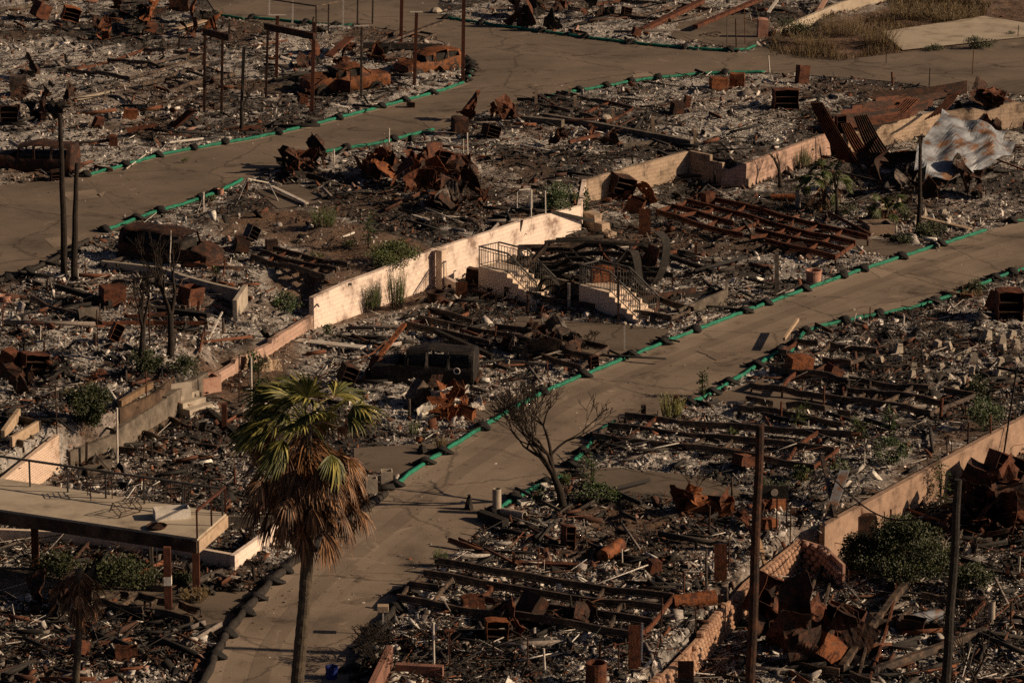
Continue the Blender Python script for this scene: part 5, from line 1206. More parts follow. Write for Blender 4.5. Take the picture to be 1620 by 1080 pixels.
for a, c, w2, h2, m_, za, zb, lab in [
 ((575,560),(470,545),.5,.05,'white_metal',.3,.2,'pale grey gutter plank lying right of the pink wall'),((268,228),(322,222),.12,.08,'white_paint',.1,.1,'white bar lying by the far kerb at top left'),
 ((655,345),(700,358),.2,.1,'white_metal',.12,.08,'bright curved gutter piece before the rust heap'),((430,300),(485,325),.22,.1,'white_metal',.15,.1,'pale pipe lying in the driveway behind the dirt bank'),
 ((538,380),(560,371),.1,.06,'white_paint',.1,.1,'short white lath on the dirt bank'),((900,252),(948,240),.16,.16,'rust',.9,.9,'rusty beam raised on pale stubs above the tan wall'),
 ((690,535),(780,575),.2,.2,'char',.3,.3,'charred beam behind the black wagon'),((780,440),(905,455),.2,.25,'char',.35,.35,'charred beam behind the left stair block'),
 ((1010,395),(1130,440),.2,.2,'char',.2,.3,'charred beam lying behind the bent loop'),((1000,490),(1100,470),.12,.3,'rust_dark',.4,.3,'rusty sill beam right of the right stair block'),
 ((980,365),(870,350),.15,.15,'char',.2,.3,'charred beam near the block steps'),((860,800),(905,792),.1,.05,'char',.1,.1,'flat burnt strip at the foot of the leafless tree'),
 ((805,893),(925,898),.3,.06,'rust',.12,.12,'rust strip lying across the near lot'),((1450,348),(1535,366),.3,.06,'pale_wood',.2,.12,'pale board lying by the green hose at right'),
 ((1310,368),(1405,372),.12,.12,'concrete',.1,.1,'curved pale curb of the small driveway'),((1240,556),(1262,528),.1,.14,'pale_wood',.55,.65,'pale board frame standing on the hose at the right kerb'),
 ((1190,870),(1222,905),.3,.08,'wood',.9,.2,'weathered plank leaning on the rounded stone wall'),((1335,785),(1312,820),.35,.05,'grey_metal',1.0,.1,'grey curved board leaning above the long block wall'),
 ((1300,760),(1322,830),.14,.2,'burnt_steel',.9,.1,'dark strip leaning above the long block wall'),((1585,740),(1605,690),.06,.06,'char',.1,2.2,'dark rod leaning on the long block wall'),
 ((1100,50),(1210,8),.35,.2,'rust',.3,.5,'long rusty beam crossing the top middle lot'),((1015,55),(1110,15),.4,.25,'rust',.25,.5,'rusty folded beam in the top middle lot'),
 ((1215,28),(1250,0),.2,.05,'white_metal',.3,1.2,'white slats leaning at the top near the red cabinet'),((1290,30),(1312,8),.3,.05,'pink_stone',.1,.8,'pink board leaning at the top lot'),
 ((700,55),(560,90),.3,.12,'burnt_steel',.8,.2,'grey slanting beam from the top behind the open-doored car'),((575,85),(700,82),.3,.3,'char',.5,.3,'charred beam behind the hatchback'),
 ((520,100),(555,80),.5,.08,'rust',.4,.8,'flat rusty plank behind the open-doored car'),((175,490),(90,470),.22,.22,'char',.3,.5,'thick charred beam left of the rusty cabinet'),
 ((330,510),(250,500),.25,.2,'char',.3,.3,'charred beam before the low wall'),((330,540),(352,512),.06,.06,'white_metal',.1,.5,'thin pale rod leaning by the brick heap'),
 ((200,270),(240,240),.05,.05,'white_metal',.1,.1,'thin pale rod by the far kerb'),((60,690),(18,715),.12,.4,'pale_wood',.4,.4,'sunlit timber side at the left edge lot'),
 ((5,705),(30,670),.15,.4,'pale_wood',.4,.4,'second timber side at the left edge lot'),((330,660),(380,700),.2,.2,'char',.3,.2,'charred beam below the pale steps'),
 ((240,620),(190,650),.16,.25,'wood',.3,.3,'rusty timber edging of the ash bed'),((640,545),(600,575),.2,.12,'rust_bright',.9,.3,'orange strut leaning left of the wagon'),
 ((1060,480),(1140,468),.1,.2,'char',.2,.2,'tie beam at the foot of the fallen panel'),((1380,1075),(1560,1010),.2,.25,'burnt_steel',.3,.3,'long steel beam at the bottom right'),
 ((1330,1070),(1440,925),.2,.25,'burnt_steel',.3,.3,'steel beam crossing the bottom right lot'),((620,1002),(560,1040),.1,.08,'char',.4,.2,'charred branch end on the brush pile'),
 ((240,950),(310,930),.1,.1,'char',.1,.1,'burnt batten beside the lower driveway'),((120,160),(180,150),.2,.15,'concrete',.1,.2,'pale board in the top left lot'),((275,55),(325,40),.4,.06,'pale_wood',.3,.3,'pale board leaning in the top left lot'),
 ((0,18),(80,8),.2,.2,'concrete_dark',.1,.1,'long grey curb at the top left corner'),((760,820),(800,835),.3,.25,'char',.2,.2,'black sack of debris beside the grey pipe')]:
    beam_px('fallen_beam' if 'beam' in lab else 'loose_board', lab, 'beam' if 'beam' in lab else 'board', a, c, w2, h2, m_, za=za, zb=zb, group='loose beams and boards')
# many small upright stubs left standing
_st = 0
while _st < 80:
    x, y = rnd.uniform(10, 1610), rnd.uniform(40, 1060); q = G(x, y)
    if any(inside(pl, q.x, q.y) or polydist(pl, q.x, q.y) < .5 for pl in ROADS) or any(inside(pl, q.x, q.y) for pl, kf in BARE_W): continue
    hp = rnd.uniform(12, 34); m_ = rnd.choice(['rust_dark','rust','char','burnt_steel','rust']); _st += 1
    post('upright_stub', near('%s %s stub' % ('low' if hp < 22 else 'knee-high', {'rust_dark':'dark rusted','rust':'rusty','char':'charred','burnt_steel':'grey burnt'}[m_]), x, y), 'stub', x, y, y-hp, rnd.uniform(.05, .14), m_, x+rnd.uniform(-4, 4), rnd.choice(['box','tube']), group='stubs left standing in the rubble')
for i_ in range(9):
    x0, y0 = rnd.uniform(840, 1000), rnd.uniform(405, 470); q0_ = Vector(lp(x0, y0)); q0_.z = .15; L_ = rnd.uniform(1.2, 3.2); a_ = rnd.uniform(-.5, .9)
    pts = [q0_]+[q0_+Vector((math.cos(a_)*L_*k_/4+rnd.uniform(-.2, .2), math.sin(a_)*L_*k_/4, rnd.uniform(.1, 1.0))) for k_ in (1, 2, 3)]+[q0_+Vector((math.cos(a_)*L_, math.sin(a_)*L_, .1))]
    ribbon(sm(pts, 2), rnd.uniform(.12, .26), .05, 'bent_steel_strip', 'charred bent strip in the tangle between the stair blocks, %s one' % ordw(i_), rnd.choice(['char', 'char', 'rust_dark']))
chassis([(838,420),(1015,428),(1062,462),(862,458)], 'dark collapsed floor frame between the two stair blocks', 4, 9, .9, 'char', bend=.2, rw=.1, rh=.2)
heap(0, 655,606,75,9,12,.8,.2,'burnt scrap piled against the flank of the black wagon', ('rust_dark','char','burnt_steel','rust'))
# pier blocks
PIER = [(1422,575),(1446,585),(1465,567),(1490,583),(1501,555),(1515,570),(1530,560),(1463,590),(1443,600),(1555,565),(1560,600),(1580,578),(1584,552),(1605,557),(1608,578),(1512,618),(1528,604),(1585,560),(1540,575),(1395,575),(1478,556),(1560,545),(1598,540),(1500,600),(1479,548),(1545,540),
        (1608,542),(1420,560),(1535,590),(1575,592),(1380,556),(1602,590)]
pb = None
for i, (x, y) in enumerate(PIER):
    g = G(x, y); g.z = gz(g)-rnd.uniform(.02, .24)
    if pb is None:
        b = MB(); h = .48; b.add([(-.2,-.2,0),(.2,-.2,0),(.2,.2,0),(-.2,.2,0),(-.11,-.11,h),(.11,-.11,h),(.11,.11,h),(-.11,.11,h)], [(3,2,1,0),(4,5,6,7),(0,1,5,4),(1,2,6,5),(2,3,7,6),(3,0,4,7)])
        b.box((0,0,.05), (.44,.44,.1)); pb = o = b.build('pier_block', 'concrete', base=(0,0,0))
    else: o = pb.copy(); COL.objects.link(o)
    o.location = g; o.rotation_euler = (rnd.uniform(-.3, .3), rnd.uniform(-.3, .3), rnd.uniform(0, 1.6)); s = rnd.uniform(.6, 1.1); o.scale = (s, s, s*rnd.uniform(.85, 1.15))
    col_ = sorted(set(q[1]//15 for q in PIER)).index(y//15); rowp = sorted(q for q in PIER if q[1]//15 == y//15)
    tag(o, 'pale tapered pier block, %s from the left in the %s row of the block field' % (ordw(rowp.index((x, y))), ordw(col_)), 'pier block', 'concrete pier blocks standing in the ash')
for i, (x, y, lab) in enumerate([(1392,330,'pale rock by the brick planter'),(1422,328,'pointed pale stone behind the brick planter'),(1462,345,'tall pale stone by the burnt trunk'),(1492,340,'pale stone right of the burnt trunk'),(1500,350,'small pale stone at the right kerb'),(1450,350,'wide pale stone left of the trunk'),
  (690,20,'white rounded boulder at the top'),(958,190,'pale rough boulder on the foundation'),(1530,880,'white wedge stone behind the black pole'),(1545,838,'pale rock pile stone near the pole'),(742,805,'dark pointed stone standing on the road'),(668,716,'dark rock behind the green tube'),(1110,510,'pale block by the fallen panel')]):
    g = G(x, y); b = MB(); r_ = .22 if 'boulder' not in lab else .38; n = 9; o_ = []
    prof = [(.7,0),(1.,.35),(.85,.9),(.5,1.3),(.05,1.45)] if 'tall' not in lab and 'pointed' not in lab and 'wedge' not in lab else [(.8,0),(.8,.5),(.55,1.4),(.3,2.2),(.04,2.5)]
    b.lathe(g, [(r_*a, r_*c*(1.0 if r_ < .3 else .6)) for a, c in prof], n); b.v = [(v[0]+rnd.uniform(-.04, .04), v[1]+rnd.uniform(-.04, .04), v[2]+rnd.uniform(-.03, .03)) for v in b.v]
    tag(b.build('stone', 'char' if 'dark' in lab else 'concrete', base=g), lab, 'stone')
# sink and tub pieces, wheel, trays
for x, y, lab, s in [(325,650,'broken white sink basin by the pale steps',1.0),(870,772,'white shallow tray by the leafless tree',.7),(832,797,'second pale tray nearer the grey pipe',.6)]:
    g = G(x, y); t = thing('white_basin', lab, 'basin', g); b = MB(); Rz = Matrix.Rotation(.4, 3, 'Z')
    for dx, dy, sx, sy in ((0,-.3,.9,.06),(0,.3,.9,.06),(-.42,0,.06,.54),(.42,0,.06,.54)): b.box(g+Rz @ Vector((dx*s, dy*s, .14*s)), (sx*s, sy*s, .22*s), Rz)
    b.build('rim', 'white_paint', t); MB().box(g+Rz @ Vector((0, 0, .06*s)), (.8*s, .55*s, .05), Rz).build('bottom', 'concrete', t)
g = P(719,597,0); c = g+Vector((0,-.12,.98)); q0 = Vector((0,-1,0)).to_track_quat('Z','Y').to_matrix()
for x, y, r_, lab in [(1285-160,190,.35,'burnt bicycle like rim in the ash'),(1127,56,.55,'grey wire hoop coil lying at the top near the corner post'),(1240,292,.3,'wheel rim below the pinkish wall'),(785,420,.28,'small dark rim at the foot of the charred beam')]:
    g = G(x, y); b = MB(); b.tube([g+Vector((r_*math.cos(a/14*2*math.pi), r_*math.sin(a/14*2*math.pi), .08+.03*math.sin(a))) for a in range(15)], .03, 6)
    for a in range(6): b.tube([g+Vector((0,0,.08)), g+Vector((r_*math.cos(a*1.05), r_*math.sin(a*1.05), .08))], .008, 4)
    tag(b.build('wire_hoop', 'burnt_steel', base=g), lab, 'rim')
# notice board at foot of brown pole
g = G(1224,838); t = thing('gate_panel', 'dark framed panel with round plate right of the brown pole', 'panel', g); zt = rowz(g, 768); zb_ = rowz(g, 788)
MB().box((g.x, g.y, (zt+zb_)/2), (1.0,.06,zt-zb_)).build('panel', 'char', t); MB().lathe((g.x, g.y-.04, (zt+zb_)/2), [(0,0),(.13,0),(.13,.03),(0,.03)], 14, Vector((0,-1,0)).to_track_quat('Z','Y').to_matrix()).build('round_plate', 'concrete', t)
for dx in (-.45, .1, .45): MB().beam((g.x+dx, g.y, g.z), (g.x+dx, g.y, zb_), .05, .05).build('leg', 'rust_dark', t)
# sagging wire from the black pole
p1 = P(1500,805,3.2); p2 = G(1310,785)+Vector((0,0,.9)); g3 = [p1.lerp(p2, i/16)+Vector((0,0,-1.0*math.sin(math.pi*i/16))) for i in range(17)]
tag(MB().tube(g3, .03, 5).build('sagging_cable', 'char', base=p1), 'black cable sagging from the black pole across the big bush', 'cable')
p1 = G(735,268)+Vector((0,0,2.0)); p2 = G(670,210)+Vector((0,0,.5)); tag(MB().tube([p1.lerp(p2, i/10)+Vector((0,0,-.5*math.sin(math.pi*i/10))) for i in range(11)], .02, 5).build('sagging_cable', 'burnt_steel', base=p1), 'thin grey cable sagging by the upper kerb', 'cable')

# ------------------------------------------------------------------ trees and plants
def branches(b, p, d, L, r_, depth, spread=.55, n=2, gnarl=.15, up=.15, out=None):
    k = 4; pts = [p]; q = p
    for i in range(k):
        d = (d+Vector((rnd.uniform(-1, 1), rnd.uniform(-1, 1), rnd.uniform(-.6, 1)*.6+up))*gnarl).normalized(); q = q+d*(L/k); pts.append(q)
    b.tube(pts, [max(.011, r_*(1-.45*i/k)) for i in range(k+1)], 6 if r_ > .03 else 4, False)
    if out is not None and depth <= 1: out.append((q, d))
    if depth <= 0: return
    for i in range(n if rnd.random() < .75 else n+1):
        ax = Vector((rnd.uniform(-1, 1), rnd.uniform(-1, 1), rnd.uniform(-.3, .5))).normalized()
        nd = (d+ax*spread*rnd.uniform(.6, 1.5)).normalized()
        branches(b, pts[-1 if i else rnd.choice((-1, -2))], nd, L*rnd.uniform(.68, .9), r_*.6, depth-1, spread, n, gnarl, up, out)
def bare_tree(px, py, ptop, label, r_=.11, depth=6, name='bare_tree', trunk=.33, spread=.5, lean=(0,0), m_='bark', n=2, k=3.2):
    g = G(px, py); h = rowz(g, ptop)-g.z; t = thing(name, label, 'tree', g)
    d = Vector((lean[0], lean[1], 1)).normalized(); tp = g+d*h*trunk
    MB().tube([g-Vector((0,0,.2)), g+d*h*trunk*.4+Vector((.05,0,0)), tp], [r_*1.4, r_*1.05, r_*.85], 10).build('trunk', m_, t, smooth=True)
    b = MB()
    for i in range(4 if depth > 6 else 3):
        a = rnd.uniform(0, 6.3); dd = (d+Vector((math.cos(a), math.sin(a), 0))*spread*1.0).normalized()
        branches(b, tp-d*.05, dd, h*(1-trunk)/k, r_*.75, depth-1, spread, n)
    b.build('branches', m_, t, smooth=True)
bare_tree(890,797,620,'leafless burnt tree with fine spreading twigs on the near kerb of the middle road', .14, 7, spread=.62, lean=(-.3,0), trunk=.27, k=2.75, n=2)
bare_tree(268,572,375,'twin burnt black tree, taller right trunk below the minivan', .13, 5, 'burnt_tree', .38, .3, (.05,0))
bare_tree(220,575,420,'twin burnt black tree, left leaning trunk below the minivan', .12, 5, 'burnt_tree', .36, .3, (.14,0))
bare_tree(1232,302,228,'small dark tree with a thin green crown before the pinkish wall', .09, 3, 'small_tree', .45, .5)
bare_tree(1452,372,200,'tall thin burnt trunk by the right kerb', .1, 3, 'burnt_tree', .75, .2)
bare_tree(1322,350,250,'burnt thin trunk beside the small fan palm', .08, 2, 'burnt_tree', .5, .3)
bare_tree(1540,1085,930,'burnt twiggy shrub at the bottom right corner', .06, 5, 'burnt_shrub', .1, .5)
bare_tree(1100,745+40,735,'thin twiggy dead shrub behind the near lot', .02, 4, 'burnt_shrub', .1, .5)
bare_tree(380,208,120,'charred forked trunk among the carport posts', .1, 3, 'burnt_tree', .4, .25, (.1,0))
bare_tree(95,240,180,'thin dead shrub behind the shaded car', .03, 4, 'burnt_shrub', .3, .4)
bare_tree(930,552,520,'low charred brush clump before the sign post', .03, 5, 'burnt_shrub', .05, .9)
bare_tree(655,1035,985,'charred bent bush in the bottom planter', .06, 4, 'burnt_shrub', .3, .8)
bare_tree(500,420,350,'thin dead vine tangle on the dirt bank', .015, 4, 'burnt_shrub', .1, .8)
for k, (x, y, yt) in enumerate([(575,1050,990),(600,1040,985),(590,1075,1020)]):
    bare_tree(x, y, yt, near('%s dense pile of black brush' % ('left','right','front')[k], x, y), .03, 6, 'brush_pile', .02, 1.1, n=2, k=2.8)
def leaf_quads(b, c, r_, n, ls, clump=.5, droop=0., flat=0., nclump=14, long=1.8):
    cl = []
    for _ in range(nclump):
        v = Vector((rnd.gauss(0, 1), rnd.gauss(0, 1), rnd.gauss(0, 1))).normalized()*rnd.random()**.45; cl.append((Vector((v.x*r_[0], v.y*r_[1], v.z*r_[2]))+c, rnd.uniform(.25, .5)))
    for _ in range(n):
        cc, cr = rnd.choice(cl); v = Vector((rnd.gauss(0, 1), rnd.gauss(0, 1), rnd.gauss(0, 1))).normalized()*rnd.random()**.5
        p = cc+Vector((v.x*r_[0]*cr, v.y*r_[1]*cr, v.z*r_[2]*cr)); d = (v+Vector((rnd.uniform(-1, 1), rnd.uniform(-1, 1), rnd.uniform(-1, 1)+flat))).normalized()
        s = d.orthogonal().normalized()*ls*rnd.uniform(.3, .6); L = d*ls*rnd.uniform(.7, 1.3)*long*.6; m = p+L*.5+Vector((0,0,.02))
        b.add([p, m-s, p+L, m+s], [(0,1,2,3)])
def shrub(px, py, wpx, hpx, label, m_='leaf', kind='round', n=900, name='shrub', cat='bush', ls=.075):
    g = G(px, py); g.z = max(g.z, gz(g)) if abs(gz(g)-g.z) < .6 else g.z; s = m_px(g); w2 = wpx*s/2; h = hpx*s; t = thing(name, label, cat, g); b = MB(); st = MB()
    if kind == 'round':
        leaf_quads(b, g+Vector((0,0,h*.5)), (w2, w2*.9, h*.5), n, ls, nclump=22)
        for _ in range(8): st.tube([g, g+Vector((rnd.uniform(-.6, .6)*w2, rnd.uniform(-.6, .6)*w2, h*.6))], [.02, .008], 4)
    elif kind == 'feather':
        for _ in range(int(n/14)):
            a = rnd.uniform(0, 6.3); r0 = rnd.random()**.5*w2*.6; p = g+Vector((math.cos(a)*r0, math.sin(a)*r0, 0)); hh = h*rnd.uniform(.5, 1.05); out = Vector((math.cos(a), math.sin(a), 0))*w2*.45*rnd.random()
            q = p+out+Vector((0,0,hh)); st.tube([p, p.lerp(q, .5)+Vector((0,0,.05)), q], [.008,.006,.003], 3, False)
            for j in range(14):
                u = .25+.75*j/14; c = p.lerp(q, u); d = (Vector((rnd.uniform(-1, 1), rnd.uniform(-1, 1), 1.4))).normalized()*ls*1.3; sd = d.orthogonal().normalized()*ls*.16; b.add([c, c+d*.5-sd, c+d, c+d*.5+sd], [(0,1,2,3)])
    elif kind == 'tall':
        for _ in range(3):
            q = g+Vector((rnd.uniform(-.3, .3)*w2, rnd.uniform(-.3, .3)*w2, h*rnd.uniform(.8, 1))); st.tube([g, q], [.025,.008], 5, False)
            for j in range(int(n/30)):
                u = .2+.8*rnd.random(); c = g.lerp(q, u); a = rnd.uniform(0, 6.3); o_ = Vector((math.cos(a), math.sin(a), rnd.uniform(-.5, .5)))
                for kk in range(10):
                    cc = c+o_*w2*rnd.random(); d = (o_+Vector((rnd.uniform(-1, 1),)*1+(rnd.uniform(-1, 1), rnd.uniform(-.6, .6)))).normalized()*ls*1.6; sd = d.cross(Vector((0,0,1))).normalized()*ls*.4; b.add([cc, cc+d*.5-sd, cc+d, cc+d*.5+sd], [(0,1,2,3)])
    elif kind == 'mat':
        leaf_quads(b, g+Vector((0,0,h*.35)), (w2, w2*1.3, h*.4), n, ls, nclump=40)
        st.tube([g, g+Vector((0,0,h*.4))], .02, 4)
    b.build('foliage', m_, t); st.build('stems', 'bark' if m_ != 'dry' else 'dry', t); return t
for a in [
 (585,492,45,45,'left of two feathery green bushes at the foot of the pale wall','leaf','feather',1700),(627,488,38,62,'taller right one of two feathery green bushes at the pale wall','leaf','feather',1500),
 (512,365,52,30,'feathery green bush on the dirt bank','leaf','feather',1500),(622,418,80,42,'wide low green bush on the dirt bank above the pale wall','leaf','mat',3600),(583,398,28,70,'tall leafy mullein stalk on the dirt bank','leaf_ivy','tall',420),
 (450,492,45,28,'dark leafy bush by the bank left of the pale wall','leaf_ivy','round',900),(885,333,62,42,'bright ivy bush over the end of the pale wall','leaf_ivy','round',2400),(926,362,16,55,'strip of ivy hanging down the wall corner','leaf_ivy','round',500),
 (519,530,16,18,'small leafy sprig under the pale wall corner','leaf_ivy','round',160),(142,692,72,66,'round dark green bush above the white block wall','leaf_dark','round',5200),(1432,918,170,98,'big dark green bush hiding the lockers by the black pole','leaf_dark','round',15000),
 (1360,905,60,60,'dark left shoulder bush under the long block wall','leaf_dark','round',3000),(1545,935,80,40,'low green bush right of the black pole','leaf_dark','round',2200),(1062,665,48,42,'yellow green bush behind the brown square post','leaf_yellow','feather',1300),
 (1112,628,20,45,'young plant with upright leaves on the near kerb','leaf_ivy','tall',330),(938,782,40,62,'leafy sapling right of the leafless tree','leaf_ivy','tall',460),(893,768,22,20,'small green tuft at the leafless tree','leaf','feather',500),(945,790,70,24,'low weeds under the sapling','leaf_ivy','round',600),
 (852,795,26,20,'small weed by the pale trays','leaf_ivy','round',200),(1262,678,30,34,'pale weed in the right lot, left one','leaf','tall',300),(1362,700,28,40,'bushy weed in the right lot, middle one','leaf','tall',300),(1408,690,30,44,'leafy weed in the right lot, right one','leaf_ivy','tall',330),
 (1412,738,62,44,'broad leafy weed above the long block wall','leaf_ivy','round',900),(1560,682,62,62,'tall green bush beside the long block wall top','leaf_ivy','round',1600),(1550,630,40,34,'upper green bush below the pier blocks','leaf_dark','round',700),(1488,800,36,72,'slender leafy shrub against the long block wall','leaf_ivy','tall',520),
 (1268,760,26,24,'weed clump below the grid chassis','leaf','round',350),(698,895,28,28,'weed at the road edge by the near chassis','leaf','feather',500),(200,915,120,30,'green weeds in the bed under the carport deck','leaf_dark','mat',3800),(285,932,34,28,'dark weed between the deck posts','leaf_dark','round',700),
 (90,905,80,34,'weeds left of the bed under the deck','leaf_dark','mat',1400),(310,948,60,18,'dry yellow grass clump round the deck post','dry','feather',900),(232,595,48,34,'dark bush at the foot of the twin burnt trees','leaf_dark','round',1200),(292,595,50,34,'dark bush right of the twin burnt trees','leaf_dark','round',1000),
 (408,622,34,66,'leafy climber behind the fan palm on the white pipe','leaf_ivy','tall',600),(395,590,30,30,'small leafy bush before the pink wall','leaf_ivy','round',400),(1268,262,46,36,'green crown of the small tree before the pinkish wall','leaf','feather',1200),
 (1308,335,46,24,'weeds beside the small palm','leaf_dark','round',500),(1340,345,36,26,'weeds right of the small palm','leaf_dark','round',400),(1470,378,56,28,'low green bush at the right kerb by the burnt trunk','leaf_dark','round',1400),(1432,350,30,22,'weeds at the brick planter','leaf_dark','round',300),
 (500,410,24,10,'small weed at dirt bank edge','leaf','round',120),(555,395,22,12,'tiny tuft by the mullein','leaf','round',120),(340,440,14,12,'tiny weed by the low wall','leaf','round',80),(292,258,16,8,'grass tuft on the upper road','leaf','feather',120),(697,712,26,22,'dry weed behind the green tube','dry','feather',350),(655,690,24,26,'grass tuft in the lot left of the hose','leaf','feather',260),
 (1265,55,70,26,'green brown bush at the near end of the pale top wall','leaf_dark','round',1500),(1330,60,90,36,'dry brown bush patch beside the bare slab','dry','feather',2600),(1390,75,80,30,'dry bush at the slab corner','dry','feather',1800),(1478,80,30,12,'small dark bush in front of the bare slab','leaf_dark','round',400),(1550,77,48,18,'green bush in front of the bare slab','leaf_dark','round',1100),
 (1500,30,120,22,'dry grass mound behind the slab','dry','feather',2200),(1430,28,90,24,'tall dry grass behind the bare slab','dry','feather',2000),(1280,75,80,22,'low dry bush along the junction edge','dry','feather',1500),(1600,55,14,6,'tiny bush at slab right','leaf_dark','round',60),
 (1430,385,40,14,'low weeds on the right kerb','leaf_dark','round',300),(1160,690,20,14,'weed inside the grid chassis','leaf','round',100),(335,320,20,12,'weed near the small red pot','leaf','round',100),(1525,470,60,14,'dry grass strip at the right kerb','dry','feather',500),(1545,465,30,22,'grey bush on the near kerb at right','leaf_dark','round',500),
 (975,790,30,16,'weeds right of the sapling','leaf','round',200),(1330,750,30,24,'pale weed over the rubble bank','leaf','round',250),(1290,870,30,14,'weed by the tan low wall','leaf_dark','round',150),(1220,790,60,30,'green weeds by the dark framed panel','leaf_dark','round',700)]:
    shrub(*a)
def fan_frond(b, base, d, L, n=18, droop=.25, bladeL=.8, width=.035, spreadA=1.35, st=None, curl=0.):
    "petiole then a fan of folded blades"
    d = d.normalized(); tip = base+d*L; tip.z -= droop*L*.5; mid = base.lerp(tip, .5)+Vector((0,0,.12*L))
    (st or b).tube([base, mid, tip], [.022,.016,.012], 4, False)
    f = (tip-mid).normalized(); s = f.cross(Vector((0,0,1)));
    if s.length < .1: s = Vector((1,0,0))
    s.normalize(); roll = rnd.uniform(-.7, .7); s = (Matrix.Rotation(roll, 3, f) @ s); up = s.cross(f).normalized()
    for i in range(n):
        a = -spreadA+2*spreadA*i/(n-1); dd = (f*math.cos(a)+s*math.sin(a)+up*.12).normalized(); l = bladeL*(1-.25*abs(a)/spreadA)*rnd.uniform(.85, 1.1)
        side = dd.cross(up).normalized(); w0 = width*rnd.uniform(.8, 1.2); pts = []; p = tip.copy(); g_ = dd.copy()
        for k in range(5):
            pts.append(p.copy()); g_ = (g_+Vector((curl, 0, -droop*(.28+.5*k/4)*rnd.uniform(.7, 1.3)))).normalized(); p = p+g_*l/4
        o = len(b.v); ws = [w0*.5, w0, w0*.95, w0*.6, .004]
        vs = []
        for k, q in enumerate(pts): vs += [q-side*ws[k]+up*ws[k]*.5, q, q+side*ws[k]+up*ws[k]*.5]
        b.add(vs, [(3*k, 3*k+1, 3*k+4, 3*k+3) for k in range(4)]+[(3*k+1, 3*k+2, 3*k+5, 3*k+4) for k in range(4)])
def palm(px, py, tops, label, r0, r1, ng, nd, fl=1.0, m_green='palm_green', name='fan_palm', curlx=-.06, skirt=1.8, dead_out=.9, lv=None):
    g = G(px, py) if lv is None else P(px, py, lv); path = [g-Vector((0,0,.3)), g]
    for (x, y) in tops: z = rowz(g, y); path.append(Vector((colx(g, x, z), g.y, z)))
    t = thing(name, label, 'palm tree', g); top = path[-1]; pts = []; 
    for a, c in zip(path, path[1:]):
        for i in range(14): pts.append(a.lerp(c, i/14))
    pts.append(top); n = len(pts)
    MB().tube(pts, [(r0+(r1-r0)*i/n)*(1+.05*(i % 2)+rnd.uniform(-.03, .03)) for i in range(n)], 14).build('trunk', 'palm_bark', t)
    b = MB(); st = MB()
    for i in range(ng):
        a = i*2.4+rnd.uniform(-.3, .3); curlx_ = curlx; el = rnd.choice((rnd.uniform(-.3, .5), rnd.uniform(.2, 1.3), rnd.uniform(.2, 1.3)))
        d = Vector((math.cos(a)*math.cos(el)+curlx*3, math.sin(a)*math.cos(el), math.sin(el))); fan_frond(b, top+Vector((0,0,rnd.uniform(-.2, .25))), d, fl*rnd.uniform(.8, 1.15), 15, rnd.uniform(.4, .9), fl*rnd.uniform(.65, .95), .04*fl, rnd.uniform(.7, 1.15), st, curlx)
    if ng: b.build('green_crown', m_green, t); st.build('leaf_stalks', 'palm_green', t)
    b = MB(); st = MB()
    for i in range(nd):
        a = i*2.4+rnd.uniform(-.4, .4); u = rnd.random(); el = rnd.uniform(-1.3, -.5) if u < .45 else rnd.uniform(-.6, .2)
        d = Vector((math.cos(a)*math.cos(el), math.sin(a)*math.cos(el), math.sin(el))); fan_frond(b, top+Vector((0,0,-rnd.random()*skirt*.6)), d, fl*dead_out*rnd.uniform(.45, 1.1), 9, rnd.uniform(.5, 1.0), fl*rnd.uniform(.55, .85), .022*fl, .8, st, 0)
    if nd: b.build('dead_frond_skirt', 'palm_dead', t); st.build('dead_stalks', 'palm_dead', t)
    return t
palm(462,1160,[(470,1080),(482,950),(490,820),(484,672)], 'tall fan palm with green windblown crown and thick brown dead skirt', .22, .17, 40, 170, 1.5, lv=0, curlx=-.16, skirt=2.2, dead_out=1.2)
palm(118,1150,[(120,1080),(126,980),(124,900)], 'dead skirted palm with charred trunk in the bottom left corner', .12, .1, 0, 60, .8, name='dead_palm', skirt=1.0, lv=0)
palm(1305,335,[(1304,320),(1304,285)], 'small green fan palm in the lot behind the right kerb', .14, .12, 22, 14, 1.0, 'leaf', 'small_palm', skirt=.5)
palm(1403,352,[(1403,340),(1404,330)], 'smaller green palm growing in the brick planter', .08, .08, 12, 4, .8, 'leaf', 'small_palm', skirt=.3)
# dry grass as ground cover by the slab, top right
def grass(poly, z, n, label, m_='dry', h=.4):
    xs = [p[0] for p in poly]; ys = [p[1] for p in poly]; X = NR.uniform(min(xs), max(xs), n*3); Y = NR.uniform(min(ys), max(ys), n*3); k = inside(poly, X, Y) & (fbm(X*.35+5, Y*.2, 3) > .4+.12*NR.rand(len(X))) & (X < 40) & (X > -40); X = X[k][:n]; Y = Y[k][:n]
    Z = ground_z(X, Y); m = len(X); a = NR.uniform(0, 6.3, m); hh = h*NR.uniform(.3, 1.3, m)*(.4+1.2*vnoise(X*.5, Y*.5)); lx = NR.uniform(-.5, .5, m)*hh; ly = NR.uniform(-.5, .5, m)*hh
    w2 = .018; V = np.stack([np.stack([X-np.cos(a)*w2, Y-np.sin(a)*w2, Z-.03], -1), np.stack([X+np.cos(a)*w2, Y+np.sin(a)*w2, Z-.03], -1), np.stack([X+lx, Y+ly, Z+hh], -1)], 1).reshape(-1, 3)
    o = mesh_np('dry_grass', V, np.arange(3*m).reshape(-1, 3), [M[m_]], k=3); o['kind'] = 'stuff'; o['label'] = label; o['category'] = 'grass'
grass(W2([(1215,88),(1225,52),(1450,-8),(1570,10),(1556,27),(1395,52),(1428,82),(1330,97)], UZ), UZ, 14000, 'dry brown grass round the bare slab at the top right')

